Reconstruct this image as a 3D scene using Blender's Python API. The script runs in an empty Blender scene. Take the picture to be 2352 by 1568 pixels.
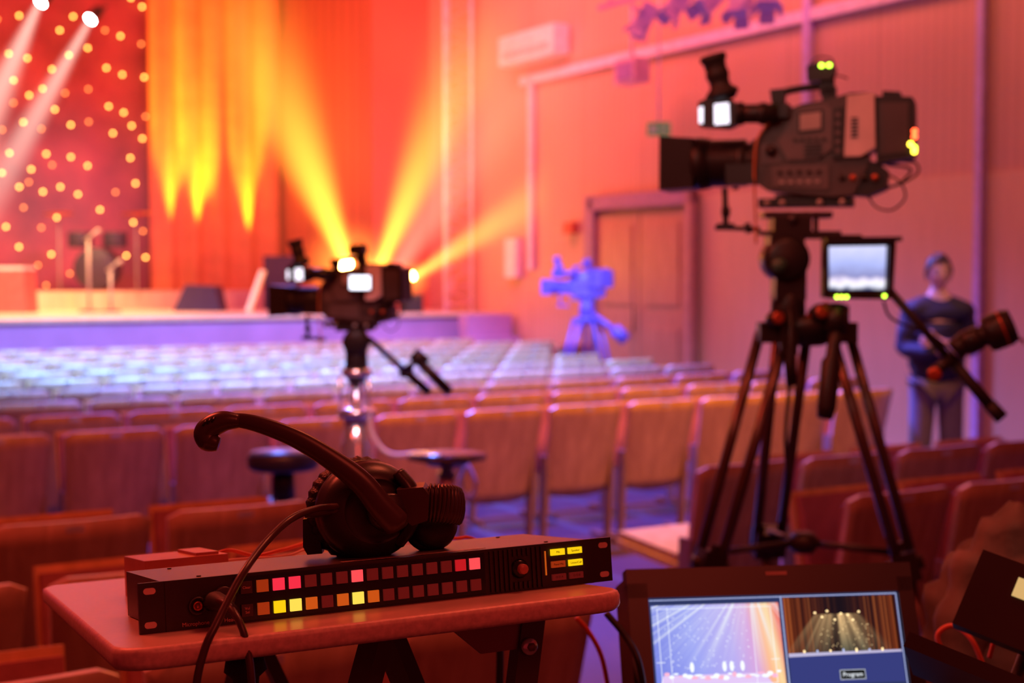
import bpy, bmesh, math, random
from mathutils import Matrix, Vector, Euler
from mathutils import noise as NZ
random.seed(7)
D=math.radians
scene=bpy.context.scene
COL=scene.collection
scene.view_settings.view_transform='Standard'
scene.view_settings.look='None'
scene.view_settings.exposure=0.0

# ------------------------------------------------------------ materials
def nodes(m):
    m.use_nodes=True
    return m.node_tree.nodes,m.node_tree.links
def mat(name,col,rough=0.5,metal=0.0,emit=None,es=0.0,var=0.12,vscale=12,bump=0.0,bscale=60,coat=0.0):
    m=bpy.data.materials.new(name)
    n,l=nodes(m)
    b=n['Principled BSDF']
    b.inputs['Roughness'].default_value=rough
    b.inputs['Metallic'].default_value=metal
    b.inputs['Coat Weight'].default_value=coat
    tc=n.new('ShaderNodeTexCoord')
    nz=n.new('ShaderNodeTexNoise'); nz.inputs['Scale'].default_value=vscale; nz.inputs['Detail'].default_value=4
    l.new(tc.outputs['Object'],nz.inputs['Vector'])
    cr=n.new('ShaderNodeValToRGB')
    c=Vector(col[:3])
    cr.color_ramp.elements[0].position=0.3; cr.color_ramp.elements[1].position=0.7
    cr.color_ramp.elements[0].color=(*(c*(1-var)),1)
    cr.color_ramp.elements[1].color=(*[min(1,x*(1+var)) for x in c],1)
    l.new(nz.outputs['Fac'],cr.inputs['Fac']); l.new(cr.outputs['Color'],b.inputs['Base Color'])
    if bump>0:
        n2=n.new('ShaderNodeTexNoise'); n2.inputs['Scale'].default_value=bscale; n2.inputs['Detail'].default_value=3
        l.new(tc.outputs['Object'],n2.inputs['Vector'])
        bp=n.new('ShaderNodeBump'); bp.inputs['Strength'].default_value=bump; bp.inputs['Distance'].default_value=0.01
        l.new(n2.outputs['Fac'],bp.inputs['Height']); l.new(bp.outputs['Normal'],b.inputs['Normal'])
    if emit:
        b.inputs['Emission Color'].default_value=(*emit,1); b.inputs['Emission Strength'].default_value=es
    return m
def emis(name,col,s=1.0):
    m=bpy.data.materials.new(name); n,l=nodes(m)
    for x in list(n): n.remove(x)
    o=n.new('ShaderNodeOutputMaterial'); e=n.new('ShaderNodeEmission')
    e.inputs['Color'].default_value=(*col,1); e.inputs['Strength'].default_value=s
    l.new(e.outputs[0],o.inputs['Surface']); return m
def stripes(name,col,dark,axis,period,panel,rough=0.45,grain=0.15):
    """vertical wooden slats / panels, object space"""
    m=bpy.data.materials.new(name); n,l=nodes(m); b=n['Principled BSDF']; b.inputs['Roughness'].default_value=rough
    tc=n.new('ShaderNodeTexCoord'); w=n.new('ShaderNodeTexWave'); w.wave_type='BANDS'; w.bands_direction=axis
    w.inputs['Scale'].default_value=2*math.pi/(20*period); w.inputs['Distortion'].default_value=0
    l.new(tc.outputs['Object'],w.inputs['Vector'])
    sp=n.new('ShaderNodeSeparateXYZ'); l.new(tc.outputs['Object'],sp.inputs[0])
    a=n.new('ShaderNodeMath'); a.operation='DIVIDE'; a.inputs[1].default_value=panel; l.new(sp.outputs[axis],a.inputs[0])
    f=n.new('ShaderNodeMath'); f.operation='FRACT'; l.new(a.outputs[0],f.inputs[0])
    g=n.new('ShaderNodeMath'); g.operation='LESS_THAN'; g.inputs[1].default_value=0.02; l.new(f.outputs[0],g.inputs[0])
    nz=n.new('ShaderNodeTexNoise'); nz.inputs['Scale'].default_value=1.2; l.new(tc.outputs['Object'],nz.inputs['Vector'])
    mx=n.new('ShaderNodeMix'); mx.data_type='RGBA'; mx.inputs['A'].default_value=(*dark,1); mx.inputs['B'].default_value=(*col,1)
    r=n.new('ShaderNodeMapRange'); r.inputs['From Min'].default_value=0; r.inputs['From Max'].default_value=0.5
    l.new(w.outputs['Fac'],r.inputs['Value']); l.new(r.outputs[0],mx.inputs['Factor'])
    mx2=n.new('ShaderNodeMix'); mx2.data_type='RGBA'; mx2.inputs['B'].default_value=(*[x*0.85 for x in dark],1)
    l.new(mx.outputs['Result'],mx2.inputs['A']); l.new(g.outputs[0],mx2.inputs['Factor'])
    mx3=n.new('ShaderNodeMix'); mx3.data_type='RGBA'; mx3.blend_type='MULTIPLY'; mx3.inputs['Factor'].default_value=grain
    l.new(mx2.outputs['Result'],mx3.inputs['A']); l.new(nz.outputs['Fac'],mx3.inputs['B'])
    l.new(mx3.outputs['Result'],b.inputs['Base Color'])
    return m
def wood(name,c1,c2,rough=0.35,scale=3.0):
    m=bpy.data.materials.new(name); n,l=nodes(m); b=n['Principled BSDF']; b.inputs['Roughness'].default_value=rough
    tc=n.new('ShaderNodeTexCoord'); mp=n.new('ShaderNodeMapping'); mp.inputs['Scale'].default_value=(6,6,0.8)
    l.new(tc.outputs['Object'],mp.inputs[0])
    nz=n.new('ShaderNodeTexNoise'); nz.inputs['Scale'].default_value=scale; nz.inputs['Detail'].default_value=6; nz.inputs['Distortion'].default_value=0.6
    l.new(mp.outputs[0],nz.inputs['Vector'])
    cr=n.new('ShaderNodeValToRGB'); cr.color_ramp.elements[0].color=(*c1,1); cr.color_ramp.elements[1].color=(*c2,1)
    cr.color_ramp.elements[0].position=0.3; cr.color_ramp.elements[1].position=0.7
    l.new(nz.outputs['Fac'],cr.inputs['Fac']); l.new(cr.outputs[0],b.inputs['Base Color'])
    return m

M_black=mat('black_plastic',(0.018,0.014,0.015),0.42,bump=0.05,bscale=300)
M_blackg=mat('black_gloss',(0.012,0.010,0.011),0.2)
M_rubber=mat('rubber',(0.02,0.017,0.018),0.6)
M_dgrey=mat('dark_grey_metal',(0.06,0.045,0.05),0.4,0.4)
M_mgrey=mat('mid_grey_plastic',(0.16,0.12,0.12),0.45)
M_lgrey=mat('light_grey_plastic',(0.42,0.36,0.34),0.45)
M_tripod=mat('tripod_tube',(0.14,0.09,0.08),0.28,0.6)
M_chrome=mat('chrome',(0.85,0.85,0.88),0.22,0.9,var=0.03)
M_white=mat('white_paint',(0.8,0.78,0.78),0.5)
M_redrim=mat('red_anodised',(0.55,0.12,0.06),0.3,0.6)

# ------------------------------------------------------------ mesh builder
class MB:
    def __init__(s): s.bm=bmesh.new(); s.mats=[]
    def mi(s,m):
        if m not in s.mats: s.mats.append(m)
        return s.mats.index(m)
    def add(s,vs,fs,m,M=None,smooth=False,bev=0,seg=2):
        i=s.mi(m); bv=[]
        for v in vs:
            v=Vector(v)
            if M is not None: v=M@v
            bv.append(s.bm.verts.new(v))
        out=[]
        for f in fs:
            try: fc=s.bm.faces.new([bv[k] for k in f])
            except ValueError: continue
            fc.material_index=i; fc.smooth=smooth; out.append(fc)
        if bev>0:
            es=set()
            for fc in out:
                for e in fc.edges: es.add(e)
            es=[e for e in es if len(e.link_faces)==2 and e.calc_face_angle(0)>0.35]
            bmesh.ops.bevel(s.bm,geom=es,offset=bev,segments=seg,affect='EDGES',profile=0.5,clamp_overlap=True)
        return bv
    def box(s,c,sz,m,bev=0,M=None,top=1.0,rot=None):
        x,y,z=[a/2 for a in sz]; t=top
        vs=[(-x,-y,-z),(x,-y,-z),(x,y,-z),(-x,y,-z),(-x*t,-y*t,z),(x*t,-y*t,z),(x*t,y*t,z),(-x*t,y*t,z)]
        T=Matrix.Translation(c)
        if rot is not None: T=T@Euler([D(a) for a in rot]).to_matrix().to_4x4()
        if M is not None: T=M@T
        s.add(vs,[(0,3,2,1),(4,5,6,7),(0,1,5,4),(1,2,6,5),(2,3,7,6),(3,0,4,7)],m,T,bev=bev)
    def tube(s,pts,r,m,seg=12,M=None,flat=None,up=None,caps=True):
        """swept tube; r scalar/list; flat=(w,h) multiplies the section"""
        P=[Vector(p) for p in pts]; n=len(P)
        R=[r]*n if not isinstance(r,(list,tuple)) else list(r)
        while len(R)<n: R.append(R[-1])
        fl=flat or (1,1)
        vs=[];fs=[]
        t0=(P[1]-P[0]).normalized()
        u=Vector(up) if up else (Vector((0,0,1)) if abs(t0.z)<0.9 else Vector((1,0,0)))
        a=(u-t0*u.dot(t0)).normalized()
        for i in range(n):
            if i==0: t=P[1]-P[0]
            elif i==n-1: t=P[-1]-P[-2]
            else: t=(P[i+1]-P[i]).normalized()+(P[i]-P[i-1]).normalized()
            if t.length<1e-9: t=t0
            t=t.normalized()
            a=(a-t*a.dot(t))
            a=a.normalized() if a.length>1e-6 else t.orthogonal().normalized()
            b=t.cross(a)
            for k in range(seg):
                an=2*math.pi*k/seg
                vs.append(P[i]+a*math.cos(an)*R[i]*fl[1]+b*math.sin(an)*R[i]*fl[0])
        for i in range(n-1):
            for k in range(seg):
                k2=(k+1)%seg
                fs.append((i*seg+k,i*seg+k2,(i+1)*seg+k2,(i+1)*seg+k))
        if caps:
            fs.append(tuple(range(seg-1,-1,-1))); fs.append(tuple((n-1)*seg+k for k in range(seg)))
        s.add(vs,fs,m,M,smooth=True)
    def cyl(s,p0,p1,r,m,seg=20,r1=None,M=None):
        s.tube([p0,p1],[r,r if r1 is None else r1],m,seg,M)
    def lathe(s,prof,m,M=None,seg=32,smooth=True,sx=1,sy=1):
        """profile [(r,h)], axis local Z"""
        vs=[];fs=[];n=len(prof)
        for r,h in prof:
            for k in range(seg):
                a=2*math.pi*k/seg; vs.append((r*math.cos(a)*sx,r*math.sin(a)*sy,h))
        for i in range(n-1):
            for k in range(seg):
                k2=(k+1)%seg; fs.append((i*seg+k,i*seg+k2,(i+1)*seg+k2,(i+1)*seg+k))
        if prof[0][0]>1e-5: fs.append(tuple(range(seg-1,-1,-1)))
        if prof[-1][0]>1e-5: fs.append(tuple((n-1)*seg+k for k in range(seg)))
        s.add(vs,fs,m,M,smooth=smooth)
    def prism(s,poly,y0,y1,m,bev=0,M=None):
        """polygon in XZ extruded along Y"""
        n=len(poly)
        vs=[(p[0],y0,p[1]) for p in poly]+[(p[0],y1,p[1]) for p in poly]
        fs=[tuple(range(n)),tuple(range(2*n-1,n-1,-1))]
        for i in range(n):
            j=(i+1)%n; fs.append((i,i+n,j+n,j))
        s.add(vs,fs,m,M,bev=bev)
    def ell(s,c,rad,m,M=None,seg=20,rings=12):
        prof=[(max(1e-6,math.sin(math.pi*i/rings)),-math.cos(math.pi*i/rings)) for i in range(rings+1)]
        T=Matrix.Translation(c)@Matrix.Diagonal((*rad,1))
        if M is not None: T=M@T
        s.lathe(prof,m,T,seg)
    def done(s,name,parent=None,M=None,recalc=True):
        if recalc:
            bmesh.ops.remove_doubles(s.bm,verts=s.bm.verts,dist=1e-6)
            bmesh.ops.recalc_face_normals(s.bm,faces=s.bm.faces)
        me=bpy.data.meshes.new(name); s.bm.to_mesh(me); s.bm.free()
        for m in s.mats: me.materials.append(m)
        o=bpy.data.objects.new(name,me); COL.objects.link(o)
        place(o,parent,M); return o
WM={}
def place(o,parent=None,M=None):
    """M is relative to parent"""
    M=M if M is not None else Matrix.Identity(4)
    if parent is not None:
        o.parent=parent; o.matrix_basis=M; WM[o.name]=WM[parent.name]@M
    else:
        o.matrix_basis=M; WM[o.name]=M
def top(o,label,cat,group=None):
    o['label']=label; o['category']=cat
    if group: o['group']=group
def empty(name,M,label,cat,group=None):
    o=bpy.data.objects.new(name,None); o.empty_display_size=0.1; COL.objects.link(o); place(o,None,M); top(o,label,cat,group); return o
def T(x,y,z=0): return Matrix.Translation((x,y,z))
def RZ(a): return Matrix.Rotation(D(a),4,'Z')
def RX(a): return Matrix.Rotation(D(a),4,'X')
def RY(a): return Matrix.Rotation(D(a),4,'Y')
def axisM(p,d):
    """matrix with local Z along d at p"""
    return Matrix.Translation(p)@Vector(d).normalized().to_track_quat('Z','Y').to_matrix().to_4x4()
ROOM=RZ(30)
def room(u,v,z=0): return ROOM@T(u,v,z)
def bez(pts,n=8):
    """Catmull-Rom smoothing"""
    P=[Vector(p) for p in pts]; P=[P[0]*2-P[1]]+P+[P[-1]*2-P[-2]]; out=[]
    for i in range(1,len(P)-2):
        for k in range(n):
            t=k/n; a,b,c,d=P[i-1],P[i],P[i+1],P[i+2]
            out.append(0.5*((2*b)+(c-a)*t+(2*a-5*b+4*c-d)*t*t+(-a+3*b-3*c+d)*t**3))
    out.append(P[-2]); return out
def text(s,size,m,name,parent,M,align='CENTER',ext=0.0001):
    cu=bpy.data.curves.new(name,'FONT'); cu.body=s; cu.size=size; cu.align_x=align; cu.align_y='CENTER'; cu.extrude=ext
    o=bpy.data.objects.new(name,cu); COL.objects.link(o)
    dg=bpy.context.evaluated_depsgraph_get(); dg.update()
    me=bpy.data.meshes.new_from_object(o.evaluated_get(dg)); bpy.data.objects.remove(o)
    me.materials.clear(); me.materials.append(m)
    o=bpy.data.objects.new(name,me); COL.objects.link(o); place(o,parent,M); return o
def one(fn,name,parent=None,M=None):
    b=MB(); fn(b); return b.done(name,parent,M)

# ------------------------------------------------------------ room
M_wall=stripes('wall_wood_panels',(0.74,0.42,0.30),(0.66,0.37,0.26),'Y',0.11,1.22)
M_wallow=wood('wall_smooth_tan',(0.74,0.46,0.28),(0.80,0.50,0.31),0.5,2.0)
M_wallp=stripes('proscenium_panels',(0.70,0.22,0.13),(0.52,0.15,0.09),'Y',0.34,1.0)
M_floor=mat('hall_floor',(0.08,0.05,0.08),0.4,vscale=3)
M_deck=wood('stage_deck',(0.6,0.42,0.28),(0.75,0.55,0.4),0.3)
M_sface=mat('stage_face',(0.42,0.20,0.40),0.5,vscale=2)
M_trim=mat('white_trim',(0.88,0.68,0.82),0.5)
def struct(o): o['kind']='structure'; return o
b=MB(); b.box((0,0,-0.1),(24,30,0.2),M_floor); struct(b.done('floor',None,room(0,9.5)))
b=MB(); b.box((0.1,0,4),(0.2,27,8),M_wall)
b.box((-0.006,-5.4,1.24),(0.012,16,2.48),M_wallow,bev=0.003)
struct(b.done('wall_right',None,room(9.3,9.5)))
b=MB(); b.box((0,0,4.57),(0.9,0.2,6.86),M_wallp); struct(b.done('wall_proscenium',None,room(8.85,18.6)))
b=MB(); b.box((0,0,4.57),(0.12,4.4,6.86),M_wallp); struct(b.done('wall_stage_side',None,room(8.46,20.9)))
b=MB(); b.box((0,0,4),(20,0.2,8),M_sface); struct(b.done('wall_stage_back',None,room(0,23.15)))
b=MB(); b.box((0,0,0.06),(0.03,20,0.12),M_sface); struct(b.done('baseboard_right',None,room(9.26,6.5)))
# stage
b=MB(); b.box((0,0,0.55),(14.3,6.55,1.10),M_sface); b.box((0,-0.02,1.12),(14.3,6.6,0.04),M_deck,bev=0.01)
o=b.done('stage_platform',None,room(2.12,19.68)); top(o,'long raised wooden stage with purple front panel','stage')
b=MB(); b.box((0,0,0.13),(7.5,1.0,0.26),M_deck,bev=0.01)
o=b.done('stage_riser',None,room(3.7,20.8,1.14)); top(o,'low wooden riser glowing under stage light','riser')
e=empty('stage_steps',room(8.9,15.75),'purple wooden steps at the end of the stage','steps')
for i in range(4):
    b=MB(); b.box((0,-0.05,0.14*(i+1)),(0.66,0.22,0.28*(i+1)),M_sface,bev=0.005)
    b.done('step',e,T(0,0.40-0.22*(3-i)))
def wallbox(name,v,z,dv,dz,du,m,label=None,cat=None,kind=None,bev=0.0):
    b=MB(); b.box((-du/2,0,0),(du,dv,dz),m,bev=bev); o=b.done(name,None,room(9.28,v,z))
    if kind: o['kind']=kind
    else: top(o,label,cat)
    return o
M_pipe=mat('lilac_pipe',(0.62,0.45,0.85),0.4)
wallbox('trim_1',11.85,4.10,7.9,0.11,0.05,M_trim,kind='structure')
wallbox('trim_2',15.55,2.9,0.10,2.4,0.05,M_trim,kind='structure')
wallbox('trim_3',8.29,3.9,0.07,7.8,0.06,M_pipe,kind='structure')
wallbox('trim_4',10.4,5.15,0.09,3.9,0.06,M_pipe,kind='structure')
# door
M_doorw=wood('door_wood',(0.50,0.22,0.16),(0.62,0.29,0.21),0.4)
M_frame=mat('door_frame_paint',(0.55,0.28,0.26),0.5)
M_framel=mat('door_frame_lilac',(0.42,0.22,0.36),0.5)
b=MB()
b.box((-0.06,-0.95,1.28),(0.10,0.10,2.56),M_frame,bev=0.01); b.box((-0.06,0.97,1.28),(0.10,0.18,2.56),M_framel,bev=0.01)
b.box((-0.06,0,2.47),(0.10,2.0,0.16),M_framel,bev=0.01)
fr=b.done('door_1',None,room(9.27,13.1)); fr['kind']='structure'
for sgn in (-1,1):
    b=MB(); b.box((-0.03,0,1.17),(0.05,0.86,2.34),M_doorw,bev=0.008)
    b.box((-0.06,0,1.75),(0.02,0.6,0.9),M_doorw,bev=0.01); b.box((-0.06,0,0.65),(0.02,0.6,0.8),M_doorw,bev=0.01)
    b.done('door_leaf',fr,T(0,0.44*sgn,0))
b=MB(); b.cyl((-0.1,0.06,1.0),(-0.1,0.06,1.3),0.012,M_dgrey); b.done('door_handle',fr)
# air conditioner
M_ac=mat('ac_plastic',(0.95,0.76,0.78),0.4)
e=empty('air_conditioner',room(9.27,15.35,4.32),'white wall-mounted air conditioner high on the wall','air conditioner')
b=MB(); b.box((-0.11,0,0.16),(0.22,1.35,0.36),M_ac,bev=0.07); b.done('housing',e)
b=MB()
for i in range(3): b.box((-0.222,0,0.06+0.03*i),(0.008,1.1,0.008),M_lgrey)
b.done('air_vent',e)
M_sign=mat('exit_sign_green',(0.12,0.25,0.14),0.4,emit=(0.25,0.45,0.2),es=0.2)
e=empty('exit_sign',room(8.6,11.9,3.12),'small green and white sign hanging on a thin rod','sign')
b=MB(); b.box((0,0,0),(0.24,0.04,0.14),M_sign,bev=0.005); b.done('sign_panel',e,RZ(-30))
b=MB(); b.cyl((0,0,0.07),(0,0,1.9),0.010,M_trim); b.done('rod',e)
one(lambda b:b.box((-0.06,-0.022,0),(0.06,0.004,0.06),M_white),'sign_symbol',e,RZ(-30))
one(lambda b:b.box((0.05,-0.022,0),(0.06,0.004,0.02),M_white),'sign_symbol',e,RZ(-30))
wallbox('electrical_box',15.95,1.85,0.28,0.5,0.1,M_ac,'small pale electrical box on the wall','electrical box',bev=0.02)
wallbox('alarm_box',14.6,2.2,0.2,0.14,0.08,mat('alarm_red',(0.6,0.05,0.04),0.4),'small red alarm box beside the door','alarm box',bev=0.01)
wallbox('power_socket',10.65,0.78,0.16,0.26,0.05,M_ac,'pale power socket low on the wall','socket',bev=0.01)

M_truss=mat('truss_alu',(0.95,0.72,0.82),0.35,0.0)
M_lace=mat('truss_lacing',(0.80,0.45,0.48),0.35,0.0)
e=empty('lighting_truss',room(8.98,17.0,1.14),'tall white aluminium ladder truss standing on the stage','truss')
for x in (-0.2,-0.05,0.2):
    b=MB(); b.cyl((x,0.0 if abs(x)>0.1 else 0.2,0),(x,0.0 if abs(x)>0.1 else 0.2,6.5),0.026,M_truss); b.done('truss_chord',e)
b=MB()
for i in range(26):
    z=0.1+i*0.25; s_=1 if i%2 else -1
    b.cyl((-0.2*s_,0,z),(0.2*s_,0,z+0.25),0.008,M_lace,8); b.cyl((-0.2,0,z),(0.2,0,z),0.008,M_lace,8); b.cyl((-0.2,0,z),(-0.05,0.2,z+0.12),0.008,M_lace,8)
b.done('truss_lacing',e)

# curtains
def curtain(name,w,h,period,amp,m,M,label,cat='curtain'):
    vs=[];fs=[];nx=int(w/period*10);nz=4
    for j in range(nz+1):
        for i in range(nx+1):
            x=w*i/nx; ph=2*math.pi*x/period
            y=amp*math.sin(ph+0.6*math.sin(x*1.7))*(1-0.25*j/nz)+0.03*math.sin(x*3.1+j)
            vs.append((x,y,h*j/nz))
    for j in range(nz):
        for i in range(nx):
            a=j*(nx+1)+i; fs.append((a,a+1,a+nx+2,a+nx+1))
    b=MB(); b.add(vs,fs,m,smooth=True); o=b.done(name,None,M,recalc=False)
    top(o,label,cat); return o
M_curt=mat('orange_red_velvet',(0.75,0.30,0.10),0.8,vscale=3)
curtain('stage_curtain',2.15,6.6,0.42,0.07,M_curt,room(6.2,21.95,1.15),'long pleated orange-red stage curtain lit from below')
M_star=mat('star_cloth',(0.34,0.07,0.08),0.85,vscale=0.8,var=0.5)
st=curtain('star_cloth_backdrop',5.8,6.6,0.9,0.05,M_star,room(1.2,22.5,1.15),'dark red star cloth backdrop dotted with small warm lights','backdrop')
M_led=[emis('star_led_warm',(1.0,0.40,0.07),14),emis('star_led_dim',(1.0,0.24,0.05),7)]
sm=[]
for k in range(2):
    b=MB(); b.ell((0,0,0),(0.021,0.021,0.021),M_led[k],seg=10,rings=6); oo=b.done('star_light',st); sm.append(oo.data)
    bpy.data.objects.remove(oo)
dots=[(335,22),(178,44),(250,75),(147,75),(30,128),(72,138),(167,131),(285,88),(210,115),(128,163),(252,160),(288,175),(338,181),(157,217),(106,207),(75,222),(39,239),(210,208),(256,247),(290,261),(340,270),(61,283),(102,298),(169,289),(265,308),(308,291),(332,320),(210,282),(28,353),(112,355),(125,380),(168,362),(206,382),(304,364),(77,390),(315,422),(71,419),(49,430),(143,430),(103,441),(10,398),(183,447),(269,442),(58,477),(233,482),(134,500),(17,521),(98,523),(171,538),(309,511),(331,531),(252,540),(46,567),(208,566),(120,584),(292,587),(336,591),(89,609),(162,628),(244,612),(107,655),(55,42),(5,50),(310,2),(40,188),(133,254),(332,106),(12,300)]
inv=ROOM.inverted()
for (px,py) in dots:
    kx=(px-1176)/3267; z=22.38/(-kx*0.5+0.866); x=kx*z   # survey of the cloth: lateral, depth
    p=inv@Vector((x,z,1.64+(630-py)/3267*z))
    o=bpy.data.objects.new('star_light',sm[0 if random.random()<0.62 else 1]); COL.objects.link(o); place(o,st,T(p.x-1.2,-0.11,p.z-1.15))

# ------------------------------------------------------------ emissive volumes imitating lit haze
def mth_(n,l):
    def mth(op,a,b=None):
        k=n.new('ShaderNodeMath'); k.operation=op
        for i,v in enumerate((a,b)):
            if v is None: continue
            if isinstance(v,(int,float)): k.inputs[i].default_value=v
            else: l.new(v,k.inputs[i])
        return k.outputs[0]
    return mth
def beam(name,p,d,L,r0,r1,col,S,fade=1.5,label='',q=1.3,soft=3.0):  # emission-only cone: the beam's light is painted into the volume
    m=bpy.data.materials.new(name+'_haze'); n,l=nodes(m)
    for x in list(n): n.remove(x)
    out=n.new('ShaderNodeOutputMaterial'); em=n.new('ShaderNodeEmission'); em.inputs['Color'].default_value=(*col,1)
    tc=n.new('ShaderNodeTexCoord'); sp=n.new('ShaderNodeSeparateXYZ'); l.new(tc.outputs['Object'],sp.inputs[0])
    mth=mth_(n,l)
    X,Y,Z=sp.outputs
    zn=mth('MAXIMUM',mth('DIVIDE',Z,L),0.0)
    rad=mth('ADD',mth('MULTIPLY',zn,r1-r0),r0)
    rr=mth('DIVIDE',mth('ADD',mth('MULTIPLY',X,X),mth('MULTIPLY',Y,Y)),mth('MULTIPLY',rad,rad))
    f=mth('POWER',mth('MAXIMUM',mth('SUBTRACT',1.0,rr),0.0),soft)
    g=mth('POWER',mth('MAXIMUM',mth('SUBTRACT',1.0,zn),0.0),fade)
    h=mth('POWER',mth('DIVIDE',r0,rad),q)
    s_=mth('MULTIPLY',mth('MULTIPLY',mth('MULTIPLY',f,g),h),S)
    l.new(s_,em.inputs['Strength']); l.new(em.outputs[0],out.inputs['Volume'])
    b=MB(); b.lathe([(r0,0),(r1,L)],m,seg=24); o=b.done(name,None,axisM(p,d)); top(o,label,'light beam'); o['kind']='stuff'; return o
def haze(p,rad,col,S,label,soft=1.6):  # self-glowing ellipsoid stands in for lit haze; it scatters nothing
    m=bpy.data.materials.new('painted_haze_glow'); n,l=nodes(m)
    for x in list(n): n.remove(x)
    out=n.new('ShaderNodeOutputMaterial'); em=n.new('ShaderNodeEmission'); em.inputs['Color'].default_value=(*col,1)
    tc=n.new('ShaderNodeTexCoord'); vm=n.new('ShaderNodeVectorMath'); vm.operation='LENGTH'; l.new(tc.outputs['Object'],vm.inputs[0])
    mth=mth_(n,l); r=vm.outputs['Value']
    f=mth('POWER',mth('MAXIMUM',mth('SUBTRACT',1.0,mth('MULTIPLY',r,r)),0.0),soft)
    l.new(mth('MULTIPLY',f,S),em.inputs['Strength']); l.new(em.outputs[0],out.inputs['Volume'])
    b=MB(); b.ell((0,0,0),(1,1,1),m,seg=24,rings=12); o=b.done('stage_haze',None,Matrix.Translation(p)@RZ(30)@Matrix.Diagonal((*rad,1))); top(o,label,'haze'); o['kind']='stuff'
YB=(1.0,0.36,0.03)
def at(px,py,z): return Vector(((px-1176)/3267*z,z,1.64+(630-py)/3267*z))
beam('beam_glow_cone',at(800,612,18.4),(-0.36,0.0,0.93),4.4,0.11,1.30,YB,56,1.4,'yellow glow cone imitating a stage light beam')
beam('beam_glow_cone',at(868,625,18.6),(0.38,0.0,0.93),4.0,0.10,1.05,YB,52,1.4,'yellow glow cone imitating a stage light beam')
beam('beam_glow_cone',at(945,640,18.4),(0.83,-0.18,0.53),2.8,0.08,0.60,(1.0,0.32,0.04),46,1.3,'orange glow cone imitating a beam slanting to the wall')
beam('beam_glow_cone',at(900,640,18.0),(0.50,-0.25,0.80),4.6,0.12,1.5,(1.0,0.22,0.14),15,1.0,'faint pink-orange glow cone imitating a stage light beam')
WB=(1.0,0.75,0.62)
beam('beam_glow_cone',at(217,50,20.0),(-0.5,0,-0.86),3.8,0.07,0.55,WB,13,0.8,'white glow cone imitating a beam shining down',q=1.0)
beam('beam_glow_cone',at(100,15,20.0),(-0.42,0,-0.9),4.2,0.08,0.85,WB,12,0.8,'white glow cone imitating a beam shining down',q=1.0)
haze(at(800,612,18.2),(0.75,0.75,0.75),(1.0,0.24,0.03),3.6,'painted warm haze glow around a stage light',3.0)
haze(at(868,630,18.4),(0.40,0.40,0.40),(1.0,0.34,0.04),4.5,'painted warm haze glow around a stage light',2.6)
haze(at(945,640,18.6),(0.32,0.32,0.32),(1.0,0.34,0.04),4.0,'painted warm haze glow around a stage light',2.6)
haze(at(90,470,20.6),(2.6,1.0,2.0),(0.65,0.28,0.42),0.13,'soft painted pink-violet haze glow over the stage')
haze(at(620,330,20.3),(2.6,1.0,2.8),(1.0,0.22,0.05),0.15,'soft painted orange haze glow over the stage')
haze(at(1150,260,16.4),(2.4,1.2,2.2),(1.0,0.22,0.22),0.10,'soft painted pink haze glow in front of the wall')

M_glowy=emis('lamp_glow_yellow',(1.0,0.45,0.09),130)
M_gloww=emis('lamp_glow_white',(1.0,0.95,0.9),60)
def fixture(p,d,glow,label,r=0.07,base=None,group='stage lights'):
    e=empty('stage_light',axisM(p,d),label,'stage light',group)
    b=MB(); b.lathe([(r*0.6,-0.25),(r*1.1,-0.2),(r*1.25,-0.02),(r*1.25,0)],M_black); b.done('lamp_housing',e)
    b=MB(); b.lathe([(0.0,0.004),(r,0.004),(r,0.008),(0,0.008)],glow,seg=20); b.done('lens',e)
    if base is not None:
        b=MB(); b.tube([(r*1.4,0,-0.1),(r*1.4,0,-0.28),(-r*1.4,0,-0.28),(-r*1.4,0,-0.1)],0.015,M_black,8); b.done('yoke',e)
    return e
fixture(at(795,607,18.4),(-0.15,-0.95,0.3),M_glowy,'moving head stage light glowing orange-white on the stage',0.085,1)
fixture(at(868,620,18.6),(0.3,-0.5,0.8),M_glowy,'moving head stage light glowing yellow on the stage',0.06,1)
fixture(at(945,633,18.8),(0.6,-0.7,0.5),M_glowy,'moving head stage light glowing orange on the stage',0.06,1)
for (px,py) in ((217,50),(105,12)):
    fixture(at(px,py,20.0),(-0.4,-0.6,-0.7),M_gloww,'bright white stage light hanging above the star cloth',0.07,1)
for (px,z) in ((800,18.4),(868,18.6),(945,18.8)):
    b=MB(); b.box((0,0,0.12),(0.3,0.3,0.24),M_black,bev=0.02); o=b.done('light_base',None,T((px-1176)/3267*z,z,1.14)); top(o,'black base of a moving head stage light','light base')

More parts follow.
